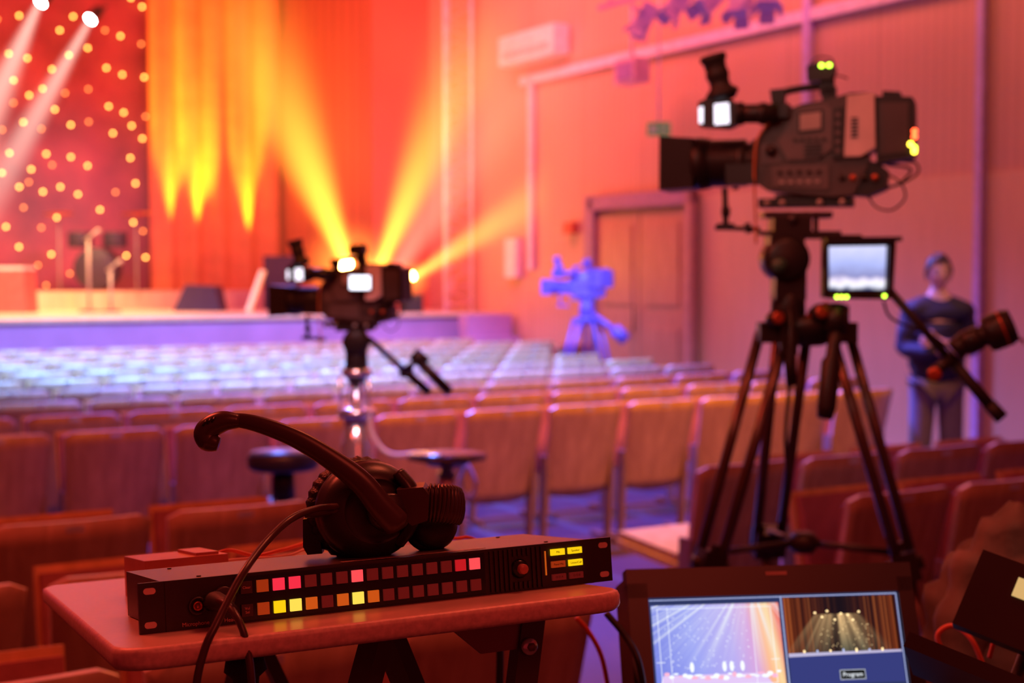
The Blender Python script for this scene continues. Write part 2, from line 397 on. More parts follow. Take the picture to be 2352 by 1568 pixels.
# hanging lights and loudspeaker over the side wall
M_fix=mat('fixture_painted_purple_glow',(0.34,0.14,0.32),0.4,emit=(0.45,0.10,0.4),es=0.22)  # purple light on the fixtures painted in as colour and faint emission
e=empty('lighting_bar',room(8.6,10.6,4.42),'metal bar carrying stage lights under the ceiling','lighting bar')
b=MB(); b.cyl((0,-2.2,0.1),(0,2.4,0.1),0.030,M_fix); b.done('bar',e)
for z in (-2.0,0,2.2):
    b=MB(); b.cyl((0,z,0.1),(0,z,3.2),0.015,M_fix); b.done('hanger',e)
for i,(v,h) in enumerate(((11.9,4.26),(11.35,4.32),(10.85,4.26),(10.4,4.18),(10.05,4.16))):
    e=empty('stage_light',room(8.45,v,h)@RZ(50+23*i)@RX(-60+9*(i%3))@Matrix.Scale(0.85,4),'barn-door stage light with painted-in purple glow hanging from a bar','stage light','lights on the lighting bar')
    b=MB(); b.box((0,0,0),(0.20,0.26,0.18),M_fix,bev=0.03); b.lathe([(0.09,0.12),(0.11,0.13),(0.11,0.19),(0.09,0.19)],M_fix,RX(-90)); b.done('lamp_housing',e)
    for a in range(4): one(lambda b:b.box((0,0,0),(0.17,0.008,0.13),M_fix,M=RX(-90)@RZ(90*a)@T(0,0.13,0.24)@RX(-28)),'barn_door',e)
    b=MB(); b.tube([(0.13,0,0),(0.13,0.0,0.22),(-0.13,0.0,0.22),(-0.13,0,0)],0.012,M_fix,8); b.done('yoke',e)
e=empty('loudspeaker',room(8.75,12.6,3.80),'small pale lilac loudspeaker hanging by the wall','loudspeaker')
b=MB(); b.box((0,0,0),(0.20,0.38,0.26),mat('speaker_pale',(0.70,0.40,0.55),0.5),bev=0.015); b.done('cabinet',e)
b=MB(); b.box((-0.105,0,0),(0.01,0.28,0.18),M_fix); b.done('grille',e)
b=MB(); b.cyl((0,0,0.1),(0,0,0.7),0.02,M_trim); b.done('bracket',e)

# stage items
M_dark=mat('dark_stage_item',(0.05,0.03,0.06),0.6)
e=empty('stage_monitor_speaker',T(-4.25,19.4,1.14),'dark wedge floor monitor speaker on the stage','speaker')
b=MB(); b.prism([(-0.32,0),(0.32,0),(0.25,0.34),(-0.15,0.36)],-0.25,0.25,M_dark,bev=0.09); b.done('cabinet',e)
b=MB(); b.prism([(-0.3,0.05),(-0.16,0.33),(-0.165,0.335),(-0.31,0.055)],-0.2,0.2,M_mgrey); b.done('grille',e)
b=MB(); b.box((0,0,0.28),(0.05,0.22,0.58),mat('board_pale_glow',(0.95,0.75,0.5),0.5,emit=(1,0.5,0.2),es=0.4),bev=0.01,rot=(0,20,0)); o=b.done('leaning_board',None,T(-3.42,19,1.14)); top(o,'pale narrow board leaning on the stage','board')  # faint warm emission imitates light falling on the board
e=empty('loudspeaker',T(-3.28,20.3,1.14),'tall dark loudspeaker column beside the curtain','loudspeaker')
b=MB(); b.box((0,0,0.38),(0.46,0.4,0.76),M_dark,bev=0.02); b.done('cabinet',e)
b=MB(); b.box((0,-0.21,0.4),(0.38,0.02,0.6),M_dark,bev=0.01); b.done('grille',e)
for (px,h) in ((255,0.6),(205,1.0)):
    x=(px-1176)/3267*18.9
    e=empty('microphone_stand',T(x,18.9,1.14),'thin microphone stand on the stage','microphone stand','microphone stands')
    b=MB(); b.lathe([(0.14,0),(0.14,0.02),(0.02,0.04)],M_dark); b.cyl((0,0,0),(0,0,h),0.018,M_lgrey); b.done('pole',e)
    b=MB(); b.cyl((-0.05,0,h-0.05),(0.12,-0.05,h+0.06),0.014,M_lgrey); b.ell((0.14,-0.05,h+0.07),(0.04,0.03,0.03),M_lgrey); b.done('microphone',e)
e=empty('lectern',T(-6.65,18.6,1.14),'pink-lit low draped box on the stage','box')
b=MB(); b.box((0,0,0.28),(0.75,0.5,0.56),mat('drape_pink',(0.6,0.12,0.12),0.6),bev=0.06,top=0.92); b.done('drape',e)
b=MB(); b.box((0,0,0.58),(0.7,0.45,0.04),M_white,bev=0.01); b.done('lid',e)
e=empty('drum_kit',T(-5.9,20.3,1.40),'dark drum kit on the riser by the star cloth','drum kit')
b=MB(); b.lathe([(0.28,-0.2),(0.3,-0.18),(0.3,0.18),(0.28,0.2)],M_dark,T(0,0,0.32)@RX(90)); b.done('bass_drum',e)
for s_ in (-1,1):
    b=MB(); b.lathe([(0.16,0),(0.17,0.02),(0.17,0.2),(0.16,0.22)],M_dark,T(0.25*s_,0,0.62)); b.done('tom_drum',e)
    b=MB(); b.lathe([(0.0,0.03),(0.22,0.0),(0.22,0.004),(0,0.034)],M_redrim,T(0.55*s_,0,1.1)@RX(10)); b.cyl((0.55*s_,0,0),(0.55*s_,0,1.12),0.012,M_lgrey,8); b.done('cymbal',e)

# ------------------------------------------------------------ theatre seats
M_back=wood('seat_back_plywood',(0.38,0.20,0.13),(0.56,0.32,0.22),0.38)
M_edge=mat('seat_edge_light',(0.72,0.55,0.55),0.3)
M_cush=mat('seat_cushion',(0.42,0.14,0.14),0.7,bump=0.2,bscale=120)
M_leg=mat('seat_frame_paint',(0.30,0.18,0.16),0.4)
M_seat=wood('seat_plywood',(0.62,0.38,0.14),(0.78,0.50,0.22),0.35)
M_plate=mat('number_plate',(0.85,0.75,0.80),0.25,0.3)
def grid_panel(b,w,z0,z1,lean,bulge,thick,m,off=0.0,taper=0.030,rnd=0.022,medge=None):
    nx,nz=12,8; vs=[];fs=[]
    for side in (0,1):
        for j in range(nz+1):
            t=j/nz; z=z0+(z1-z0)*t
            for i in range(nx+1):
                s_=2*i/nx-1
                half=w/2-taper*(1-t)
                x=s_*half
                zz=z
                if j==nz: zz=z-rnd*max(0,abs(s_)-0.8)**2*25
                if j==0: zz=z+0.03*abs(s_)**3
                y=-lean*(zz-z0)/(z1-z0)-bulge*(1-s_*s_)+off+(thick if side else 0)
                vs.append((x,y,zz))
    N=(nx+1)*(nz+1)
    for side in (0,1):
        for j in range(nz):
            for i in range(nx):
                a=side*N+j*(nx+1)+i; q=(a,a+1,a+nx+2,a+nx+1)
                fs.append(q if side==0 else q[::-1])
    rim=[]
    for i in range(nx): rim+= [(i,i+N,i+1+N,i+1)]
    for i in range(nx): a=nz*(nx+1)+i; rim+=[(a,a+1,a+1+N,a+N)]
    for j in range(nz): a=j*(nx+1); rim+=[(a,a+nx+1,a+nx+1+N,a+N)]; a+=nx; rim+=[(a,a+N,a+nx+1+N,a+nx+1)]
    bv=b.add(vs,fs,m,smooth=False)
    for f in b.bm.faces: f.smooth=True
    i=b.mi(medge or m)
    for q in rim:
        try: f=b.bm.faces.new([bv[k] for k in q]); f.material_index=i
        except ValueError: pass
def chair_parts(down):
    L=[]
    b=MB(); grid_panel(b,0.512,0.29,0.86,0.13,0.030,0.022,M_back,0.0,medge=M_edge); L.append(b.done('backrest'))
    b=MB(); grid_panel(b,0.46,0.40,0.832,0.095,0.030,0.040,M_cush,-0.005,rnd=0.02); L.append(b.done('back_cushion'))
    b=MB()
    if down:
        b.box((0,0,0),(0.46,0.44,0.03),M_seat,bev=0.012,M=T(0,0.27,0.43)@RX(4)); b.box((0,0,0),(0.44,0.42,0.04),M_seat,bev=0.015,M=T(0,0.28,0.465)@RX(4))
    else:
        b.box((0,0,0),(0.44,0.42,0.03),M_seat,bev=0.012,M=T(0,0.19,0.62)@RX(78)); b.box((0,0,0),(0.42,0.38,0.04),M_cush,bev=0.015,M=T(0,0.155,0.625)@RX(78))
    L.append(b.done('seat'))
    for s_ in (-1,1):
        b=MB(); x=0.235*s_
        b.prism([(-0.03,0.03),(0.03,0.03),(0.02,0.55),(-0.06,0.55)],x-0.010,x+0.010,M_leg,M=RZ(90)@Matrix.Scale(-1,4,(0,1,0)) ,bev=0.004)
        b.box((x,0.02,0.015),(0.03,0.30,0.03),M_leg,bev=0.006)
        L.append(b.done('leg'))
    b=MB(); b.box((0,-0.153,0.835),(0.055,0.006,0.02),M_plate,bev=0.002,rot=(12,0,0)); L.append(b.done('number_plate'))
    return L
P_up=chair_parts(False); P_dn=chair_parts(True)
def chair(u,v,down=False,label='',group=''):
    e=empty('theatre_seat',room(u,v)@RZ(random.uniform(-1.0,1.0)),label,'seat',group)
    for p in (P_dn if down else P_up):
        o=p.copy(); o.parent=e; COL.objects.link(o)
for k in range(10):
    v=7.29+0.9*k
    uR=7.2 if k==0 else (7.77 if k<7 else 8.9)
    if k==9: uR=8.3
    u=uR-0.2825; umin=0.18*v-0.55
    while u>umin:
        lab='folding theatre seat with orange-brown plywood backrest' if k<2 else ('folding plywood theatre seat with blue-lit top edge' if k<5 else 'folding theatre seat washed in pale blue light')
        chair(u,v,False,lab,'rows of theatre seats facing the stage'); u-=0.565
for v in (4.72,3.85,2.95):
    for i in range(4):
        chair(1.6-0.565*i,v,False,'dark red theatre seat with pale top edge','red-lit theatre seats beside the table')
for v,n_ in ((4.72,4),(3.85,3)):
    for i in range(n_):
        dn=(v==4.72 and i==0)
        chair(3.78+0.565*i,v,dn,'red-brown theatre seat with its seat folded down' if dn else 'red-brown wooden theatre seat beside the tripod','red-lit theatre seats by the tripod')
for p in P_up+P_dn: bpy.data.objects.remove(p)

# ------------------------------------------------------------ broadcast camera
S=0.0012856
M_cbody=mat('camera_body',(0.075,0.055,0.055),0.40,bump=0.08,bscale=200)
M_cbody2=mat('camera_body_panel',(0.13,0.10,0.10),0.36)
M_cplate=mat('camera_pale_plate',(0.75,0.62,0.62),0.42)
M_lcd=emis('viewfinder_screen',(0.95,0.85,1.0),1.8)
M_g=emis('led_green',(0.55,1.0,0.05),7); M_r=emis('led_red',(1.0,0.08,0.02),9); M_y=emis('led_yellow',(1.0,0.75,0.05),9)
M_orange=mat('orange_cable',(0.65,0.20,0.06),0.5)
def bcam(M,label,body=M_cbody,panel=M_cbody2,blk=M_black,plate=M_cplate,side_screen=False,leds=True,loops=True):
    e=empty('broadcast_camera',M,label,'video camera')
    XF=0.985
    def q(px,py): return ((px-1850)*S*XF,(480-py)*S)
    def c3(px,py,y): x,z=q(px,py); return (x,y,z)
    b=MB()
    b.prism([q(*p) for p in [(1733,330),(1752,302),(1800,262),(1845,246),(1900,240),(1950,226),(1990,226),(1992,385),(1960,452),(1915,456),(1765,440),(1735,418)]],-0.062,0.062,body,bev=0.006)
    b.prism([q(*p) for p in [(1790,330),(1835,258),(1898,250),(1912,262),(1912,350),(1880,372),(1812,372)]],-0.070,-0.06,panel,bev=0.004)
    b.prism([q(*p) for p in [(1775,385),(1905,385),(1905,440),(1780,432)]],-0.068,-0.06,panel,bev=0.003)
    b.prism([q(*p) for p in [(1750,335),(1785,335),(1800,378),(1755,380)]],-0.066,-0.06,panel,bev=0.003)
    b.prism([q(*p) for p in [(1912,262),(1938,258),(1936,372),(1914,372)]],-0.074,-0.06,blk,bev=0.003)
    b.done('camera_body',e)
    b=MB()
    b.prism([q(*p) for p in [(1835,266),(1892,261),(1892,309),(1835,314)]],-0.074,-0.068,blk,bev=0.002)
    b.prism([q(*p) for p in [(1840,271),(1887,267),(1887,304),(1840,308)]],-0.076,-0.073,M_lgrey,bev=0.001)
    b.done('side_display',e)
    if leds:
        for i in range(5):
            x,z=q(1830+i*16,328); one(lambda b:b.box((x,-0.072,z),(0.012,0.006,0.008),blk,bev=0.002),'control_button',e)
            x,z=q(1795+i*22,400); one(lambda b:b.cyl((x,-0.066,z),(x,-0.075,z),0.006,blk,12),'control_button',e)
            x,z=q(1800+i*20,422); one(lambda b:b.box((x,-0.07,z),(0.014,0.006,0.008),M_lgrey,bev=0.001),'control_switch',e)
            x,z=q(1925,275+i*20); one(lambda b:b.box((x,-0.076,z),(0.012,0.005,0.012),M_mgrey,bev=0.001),'control_switch',e)
        for i in range(4):
            x,z=q(1870,340+i*8); one(lambda b:b.box((x,-0.072,z),(0.05,0.004,0.004),blk),'vent_slot',e)
        one(lambda b:b.cyl(c3(1775,350,-0.06),c3(1775,350,-0.08),0.016,blk,20),'control_dial',e)
    b=MB(); b.prism([q(*p) for p in [(1945,234),(2004,228),(2008,350),(1975,368),(1940,368)]],-0.082,0.06,plate,bev=0.003)
    for i in range(6):
        x,z=q(1962,285+i*8); b.box((x,-0.083,z),(0.020,0.004,0.005),blk)
    b.done('adapter_plate',e)
    b=MB(); b.prism([q(*p) for p in [(2004,236),(2085,240),(2092,250),(2094,362),(2088,372),(2010,384)]],-0.066,0.065,blk,bev=0.003)
    b.prism([q(*p) for p in [(2020,222),(2060,226),(2062,242),(2020,240)]],-0.04,0.04,blk,bev=0.003)
    b.prism([q(*p) for p in [(2014,250),(2078,252),(2078,360),(2016,366)]],-0.069,-0.065,body,bev=0.002)
    b.done('battery_pack',e)
    b=MB(); b.prism([q(*p) for p in [(1915,372),(2010,380),(2035,400),(2030,440),(1990,456),(1920,450)]],-0.055,0.055,blk,bev=0.005)
    for i in range(4):
        x,z=q(1935+i*24,415); b.cyl((x,-0.05,z),(x,-0.066,z),0.010,M_redrim if i%2 else blk,14)
    b.done('audio_input_panel',e)
    if leds:
        for (px,py,m) in ((2092,316,M_r),(2092,328,M_r),(2084,344,M_y),(2092,352,M_g),(2092,360,M_y)):
            x,z=q(px,py); one(lambda b:b.ell((x,-0.068,z),(0.007,0.007,0.007),m,seg=10,rings=6),'status_light',e)
    b=MB()
    b.tube(bez([c3(1775,225,0),c3(1800,212,0),c3(1850,205,0),c3(1885,205,0),c3(1905,222,0)]),0.011,blk,10,flat=(1.4,1))
    b.box(c3(1786,238,0),(0.03,0.03,0.05),blk,bev=0.005); b.box(c3(1900,226,0),(0.04,0.03,0.05),blk,bev=0.005)
    b.prism([q(*p) for p in [(1765,208),(1800,206),(1798,236),(1770,240)]],-0.02,0.02,blk,bev=0.005)
    b.done('carry_handle',e)
    b=MB(); b.prism([q(*p) for p in [(1850,160),(1870,152),(1905,150),(1915,165),(1905,192),(1852,192)]],-0.03,0.03,blk,bev=0.005)
    b.box(c3(1895,205,0),(0.04,0.03,0.05),blk,bev=0.004); b.tube(bez([c3(1905,185,0),c3(1920,182,-0.01),c3(1942,190,-0.02)]),0.0025,blk,6)
    b.tube(bez([c3(1848,160,0),c3(1870,138,0),c3(1900,140,0),c3(1910,155,0)]),0.0022,blk,6)
    b.done('wireless_receiver',e)
    if leds:
        for px in (1884,1901):
            x,z=q(px,160); one(lambda b:b.ell((x,-0.033,z),(0.007,0.005,0.006),M_g,seg=10,rings=6),'receiver_light',e)
    vf=MB()
    A=axisM(c3(1668,235,-0.09),(-0.25,-0.1,1.0))
    vf.lathe([(0.034,0.0),(0.044,0.012),(0.05,0.022),(0.043,0.03),(0.030,0.042),(0.030,0.062),(0.034,0.068),(0.034,0.085),(0.031,0.09),(0.033,0.112),(0.040,0.122),(0.038,0.135),(0.028,0.136),(0.022,0.125)],M_rubber if blk is M_black else blk,A,seg=24)
    vf.done('eyecup',e)
    vf=MB()
    vf.prism([q(*p) for p in [(1612,240),(1630,232),(1690,236),(1700,250),(1698,292),(1680,300),(1615,294)]],-0.12,-0.055,blk,bev=0.008)
    vf.cyl(c3(1690,266,-0.085),c3(1790,268,-0.085),0.028,blk,20); vf.cyl(c3(1700,266,-0.085),c3(1712,266,-0.085),0.034,blk,20); vf.cyl(c3(1750,268,-0.085),c3(1765,268,-0.085),0.033,blk,20)
    vf.box(c3(1795,262,-0.05),(0.05,0.08,0.04),blk,bev=0.006)
    vf.done('viewfinder',e)
    if blk is M_black:
        one(lambda b:b.prism([q(*p) for p in [(1650,246),(1683,244),(1685,290),(1651,292)]],-0.124,-0.119,M_lcd,bev=0.001),'viewfinder_screen',e)
        one(lambda b:b.prism([q(*p) for p in [(1614,252),(1624,250),(1624,288),(1615,288)]],-0.123,-0.119,M_lcd,bev=0.001),'viewfinder_window',e)
    Lx=axisM(c3(1735,372,0),(-1,0,0))
    pr=[(0.045,-0.01),(0.060,0.0),(0.060,0.012),(0.052,0.014),(0.052,0.03),(0.062,0.032),(0.062,0.05),(0.058,0.052)]
    h=0.052
    for i in range(9): pr+=[(0.062,h+0.001),(0.062,h+0.006),(0.0595,h+0.007),(0.0595,h+0.009)]; h+=0.0095
    pr+=[(0.066,h),(0.066,h+0.015),(0.069,h+0.017),(0.069,h+0.045),(0.06,h+0.046)]
    b=MB(); b.lathe([(r*1.14,z*1.02) for r,z in pr],blk,Lx,seg=40); b.done('zoom_lens',e)
    b=MB()
    x0,x1=q(1592,0)[0],q(1516,0)[0]; zc=q(0,373)[1]
    def ring(x,hy,hz): return [(x,-hy,zc-hz),(x,hy,zc-hz),(x,hy,zc+hz),(x,-hy,zc+hz)]
    vs=ring(x0,0.070,0.073)+ring(x1,0.088,0.080)+ring(x1,0.082,0.074)+ring(x0+0.0,0.06,0.06)
    fs=[]
    for a_,b_ in ((0,4),(4,8),(8,12)):
        for i in range(4): j=(i+1)%4; fs.append((a_+i,a_+j,b_+j,b_+i))
    fs.append((0,3,2,1)); fs.append((12,13,14,15))
    b.add(vs,fs,blk,bev=0.004); b.done('lens_hood',e)
    b=MB(); b.box(c3(1705,402,-0.055),(0.085,0.05,0.06),blk,bev=0.012); b.cyl(c3(1690,430,-0.04),c3(1690,436,-0.04),0.01,blk); b.done('lens_drive_unit',e)
    b=MB(); b.box(c3(1850,467,0),(0.27,0.09,0.026),blk,bev=0.004); b.box(c3(1860,455,0),(0.2,0.07,0.02),panel,bev=0.004)
    for px in (1765,1800,1885,1935): b.cyl(c3(px,468,-0.045),c3(px,468,-0.06),0.009,M_lgrey,12)
    b.done('base_plate',e)
    b=MB()
    b.cyl(c3(1662,430,-0.02),c3(1665,520,-0.02),0.009,blk,12); b.cyl(c3(1656,485,-0.02),c3(1674,485,-0.02),0.014,blk,12)
    b.cyl(c3(1640,522,-0.02),c3(1745,526,-0.02),0.007,blk,10); b.box(c3(1665,520,-0.02),(0.05,0.03,0.02),blk,bev=0.004); b.cyl(c3(1715,512,-0.02),c3(1720,535,-0.02),0.010,blk,10)
    b.done('lens_support_rod',e)
    if loops:
        for pts,r_,m_ in (([c3(2070,380,-0.03),c3(2096,385,-0.05),c3(2098,410,-0.06),c3(2050,435,-0.06),c3(2020,430,-0.05)],0.0035,blk),
            ([c3(2015,400,-0.05),c3(2060,425,-0.06),c3(2073,460,-0.05),c3(2045,487,-0.05),c3(2010,480,-0.03),c3(1990,455,-0.02)],0.003,blk),
            ([c3(2030,384,0.0),c3(2082,395,0.0),c3(2060,425,0),c3(2020,440,0)],0.004,blk),
            ([c3(1812,262,-0.078),c3(1770,290,-0.085),c3(1745,325,-0.085),c3(1738,380,-0.08),c3(1738,440,-0.075),c3(1740,500,-0.07),c3(1742,560,-0.07)],0.0034,M_orange)):
            one(lambda b:b.tube(bez(pts),r_,m_,8),'cable',e)
    if side_screen:
        b=MB(); b.prism([q(*p) for p in [(1875,270),(1970,270),(1970,330),(1875,330)]],-0.095,-0.085,blk,bev=0.003)
        b.done('flip_out_panel',e)
        one(lambda b:b.prism([q(*p) for p in [(1879,274),(1966,274),(1966,326),(1879,326)]],-0.098,-0.095,emis('flip_screen',(0.85,0.85,1),3.0)),'flip_out_screen',e)
    return e
YAW=-18
bcam(T(0.8665,4.2,1.833)@RZ(YAW),'large black broadcast video camera with zoom lens on a tripod')

def tripod(base,H,label,tube=M_tripod,blk=M_black,dirs=(192,-14,100),spread=0.52,sc=1.0,zc=0.79,dbl=0.026):
    e=empty('camera_tripod',T(*base),label,'tripod')
    b=MB(); b.lathe([(0.05*sc,H-0.07),(0.09*sc,H-0.05),(0.105*sc,H-0.01),(0.095*sc,H+0.015),(0.05*sc,H+0.02)],blk); b.done('crown',e)
    for a in dirs:
        d=Vector((math.cos(D(a)),math.sin(D(a)),0)); t=Vector((-d.y,d.x,0)); t2=(t+Vector((0.8,0,0))*(1 if t.x>=0 else -1)).normalized()
        p0=d*0.10*sc+Vector((0,0,H-0.03)); p1=d*spread+Vector((0,0,0.02))
        pm=p0.lerp(p1,(H-0.03-zc)/(H-0.05))
        lg=MB()
        for s_ in (-1,1):
            lg.cyl(p0+t2*0.046*s_*sc,pm+t2*dbl*1.5*s_,0.0160*sc,tube,12)
        lg.box(p0,(0.09*sc,0.07*sc,0.06*sc),blk,bev=0.01)
        lo=lg.done('leg',e)
        c=MB(); ax=axisM(pm,(p1-p0))
        c.box((0,0,0),(0.10*sc,0.07*sc,0.085*sc),blk,bev=0.014,M=ax); c.cyl((0,0.05*sc,0),(0,-0.06*sc,0),0.020*sc,blk,14,M=ax); c.box((0.03*sc,0,-0.03),(0.02*sc,0.03,0.07),blk,bev=0.004,M=ax)
        c.done('leg_clamp',lo)
        c=MB(); c.cyl(pm,p1,0.016*sc,tube,12); c.done('lower_leg',lo)
        c=MB(); c.lathe([(0.03,0),(0.035,0.015),(0.02,0.05)],M_rubber,T(p1.x,p1.y,0.0)); c.done('rubber_foot',lo)
    b=MB(); zz=0.45*H*1.25
    for a in dirs:
        d=Vector((math.cos(D(a)),math.sin(D(a)),0)); k=(H-zz)/H
        b.tube([Vector((0,0,zz)),d*(0.10+(spread-0.1)*k)+Vector((0,0,zz-0.02))],0.010,blk,8)
    b.lathe([(0.03,zz-0.03),(0.055,zz),(0.03,zz+0.03)],blk); b.done('spreader',e)
    return e
tp=tripod((0.8665,4.2,0),1.50,'tall dark two-stage camera tripod with fluid head and pan bars')
def hd(px,py,y=0.0): return Vector(((px-1850)*S,y,1.64+(630-py)*S))
b=MB()
b.box(hd(1825,495),(0.2,0.09,0.018),M_dgrey,bev=0.004)
b.box(hd(1812,520),(0.11,0.10,0.05),M_black,bev=0.01); b.cyl(hd(1812,505,-0.06),hd(1812,505,0.06),0.014,M_dgrey)
for px in (1775,1810,1850,1872): b.cyl(hd(px,486),hd(px,540),0.008,M_black,10)
b.box(hd(1830,536),(0.24,0.08,0.012),M_dgrey,bev=0.002); b.box(hd(1905,545,-0.03),(0.16,0.05,0.012),M_black,bev=0.002)
b.done('quick_release_plate',tp)
b=MB()
A=Matrix.Translation(hd(1800,595))
b.lathe([(0.05,-0.07),(0.065,-0.06),(0.065,0.06),(0.05,0.07)],M_black,A@RX(90),seg=28)
b.box(hd(1800,560),(0.10,0.11,0.05),M_black,bev=0.012); b.lathe([(0.045,-0.12),(0.055,-0.1),(0.05,0.0),(0.04,0.04)],M_black,Matrix.Translation(hd(1810,690)))
b.cyl(hd(1777,610,-0.07),hd(1777,610,-0.09),0.022,mat('green_badge',(0.05,0.12,0.08),0.4),20)
b.box(hd(1810,650),(0.09,0.09,0.10),M_black,bev=0.015)
b.done('fluid_head',tp)
for (px,py) in ((1770,728),(1867,715)):
    b=MB(); A=axisM(hd(px,py,-0.10),(0.2,-1,0.1)); b.lathe([(0.018,-0.05),(0.026,-0.01),(0.026,0.012),(0.020,0.014)],M_black,A,seg=24); b.lathe([(0.010,0.012),(0.0185,0.0125),(0.0185,0.0165),(0.010,0.017)],M_redrim,A,seg=24)
    b.done('locking_knob',tp)
b=MB(); b.cyl(hd(1845,735,-0.07),hd(1890,700,-0.09),0.018,M_redrim,16)
b.box(hd(1905,720,-0.03),(0.09,0.06,0.05),M_black,bev=0.012); b.box(hd(1800,760,-0.07),(0.05,0.04,0.13),M_black,bev=0.012)
b.done('pan_lock',tp)
b=MB(); b.tube([hd(1800,700,-0.09),hd(1803,780,-0.1),hd(1800,830,-0.105),hd(1803,880,-0.11)],[0.010,0.013,0.018,0.016],M_black,14); b.done('brake_lever',tp)
b=MB(); b.tube([hd(1905,740,-0.10),hd(1895,790,-0.12),hd(1890,815,-0.13),hd(1888,825,-0.13),hd(1875,925,-0.15),hd(1870,950,-0.155)],[0.022,0.020,0.020,0.029,0.028,0.022],M_black,16)
b.cyl(hd(1905,700,-0.08),hd(1900,760,-0.10),0.033,M_black,18); b.done('pan_bar',tp)
b=MB(); b.cyl(hd(1990,625,-0.08),hd(2190,865,-0.14),0.012,M_black,12); b.cyl(hd(2150,815,-0.13),hd(2255,942,-0.16),0.017,M_rubber,16); b.cyl(hd(2235,918,-0.155),hd(2262,948,-0.162),0.020,M_rubber,16)
b.cyl(hd(1900,590,-0.03),hd(2010,650,-0.08),0.011,M_black,12)
b.done('pan_bar',tp)
b=MB()
A=axisM(hd(2185,780,-0.15),(1,-0.25,0.42))
b.lathe([(0.02,-0.02),(0.034,-0.01),(0.036,0.035),(0.030,0.04),(0.030,0.05),(0.050,0.058),(0.053,0.07),(0.053,0.118),(0.048,0.124),(0.048,0.134),(0.030,0.136)],M_black,A,seg=32)
b.lathe([(0.0535,0.10),(0.0545,0.103),(0.0535,0.106)],M_redrim,A,seg=32)
b.cyl(hd(2160,800,-0.14),hd(2180,780,-0.15),0.03,M_black,18); b.cyl(hd(2105,850,-0.15),hd(2160,815,-0.14),0.016,M_black,14); b.lathe([(0.010,0),(0.02,0.004),(0.02,0.018),(0.012,0.02)],M_redrim,axisM(hd(2112,850,-0.16),(-0.3,-1,0)),seg=20)
b.tube(bez([hd(2290,770,-0.16),hd(2305,775,-0.16),hd(2308,785,-0.16)]),0.004,M_redrim,8)
b.done('zoom_control_grip',tp)
one(lambda b:b.tube(bez([hd(2170,820,-0.14),hd(2120,770,-0.12),hd(2030,730,-0.1),hd(2010,690,-0.09)]),0.004,M_black,8),'cable',tp)
one(lambda b:b.tube(bez([hd(1800,880,-0.1),hd(1795,1000,-0.08),hd(1805,1100,-0.05),hd(1800,1200,0.0)]),0.006,M_black,8),'cable',tp)
e=empty('camera_monitor',T(*(Vector((0.8665,4.2,0))+hd(1955,615,-0.11)))@RZ(4),'small black framed monitor with lit screen mounted on the tripod','monitor')
fx=lambda px,py:((px-1955)*S,(615-py)*S)
b=MB()
b.prism([fx(*p) for p in [(1872,548),(2040,546),(2040,556),(2030,560),(2024,684),(1872,682)]],0.0,0.035,M_black,bev=0.004)
b.prism([fx(*p) for p in [(1872,548),(2040,546),(2042,556),(1872,560)]],-0.03,0.0,M_black,bev=0.003)
b.prism([fx(*p) for p in [(2014,560),(2030,560),(2024,684),(2012,684)]],-0.02,0.0,M_black,bev=0.003)
b.prism([fx(*p) for p in [(1874,668),(2014,668),(2014,686),(1876,684)]],-0.012,0.0,M_black,bev=0.003)
b.done('monitor_frame',e)
def gradmat(name,stops,axis='Z',lo=0,hi=1,s=1.0,noise=0.0,nscale=8):
    m=bpy.data.materials.new(name); n,l=nodes(m)
    for x in list(n): n.remove(x)
    o=n.new('ShaderNodeOutputMaterial'); em=n.new('ShaderNodeEmission'); em.inputs['Strength'].default_value=s
    tc=n.new('ShaderNodeTexCoord'); sp=n.new('ShaderNodeSeparateXYZ'); l.new(tc.outputs['Object'],sp.inputs[0])
    mr=n.new('ShaderNodeMapRange'); mr.inputs['From Min'].default_value=lo; mr.inputs['From Max'].default_value=hi
    l.new(sp.outputs[axis],mr.inputs['Value'])
    cr=n.new('ShaderNodeValToRGB')
    while len(cr.color_ramp.elements)<len(stops): cr.color_ramp.elements.new(0.5)
    for el,(p,c) in zip(cr.color_ramp.elements,stops): el.position=p; el.color=(*c,1)
    if noise:
        nz=n.new('ShaderNodeTexNoise'); nz.inputs['Scale'].default_value=nscale; l.new(tc.outputs['Object'],nz.inputs['Vector'])
        a=n.new('ShaderNodeMath'); a.operation='SUBTRACT'; a.inputs[1].default_value=0.5; l.new(nz.outputs['Fac'],a.inputs[0])
        c_=n.new('ShaderNodeMath'); c_.operation='MULTIPLY_ADD'; c_.inputs[1].default_value=noise; l.new(a.outputs[0],c_.inputs[0]); l.new(mr.outputs[0],c_.inputs[2])
        l.new(c_.outputs[0],cr.inputs['Fac'])
    else: l.new(mr.outputs[0],cr.inputs['Fac'])
    l.new(cr.outputs[0],em.inputs['Color']); l.new(em.outputs[0],o.inputs['Surface']); return m
M_scr=gradmat('small_screen_image',[(0.0,(0.05,0.07,0.2)),(0.12,(0.9,0.9,1.0)),(0.22,(0.8,0.7,0.9)),(0.32,(0.25,0.25,0.50)),(0.6,(0.40,0.45,0.85)),(1.0,(0.65,0.65,0.95))],'Z',fx(0,665)[1],fx(0,567)[1],1.2,0.25,30)
b=MB(); b.prism([fx(*p) for p in [(1882,568),(2012,566),(2010,664),(1884,664)]],-0.003,0.0,M_scr); b.done('screen',e)
for (px,py) in ((1898,680),(1909,680),(1920,680),(2006,678)):
    x,z=fx(px,py); one(lambda b:b.ell((x,-0.015,z),(0.005,0.004,0.0045),M_g,seg=10,rings=6),'indicator_light',e)

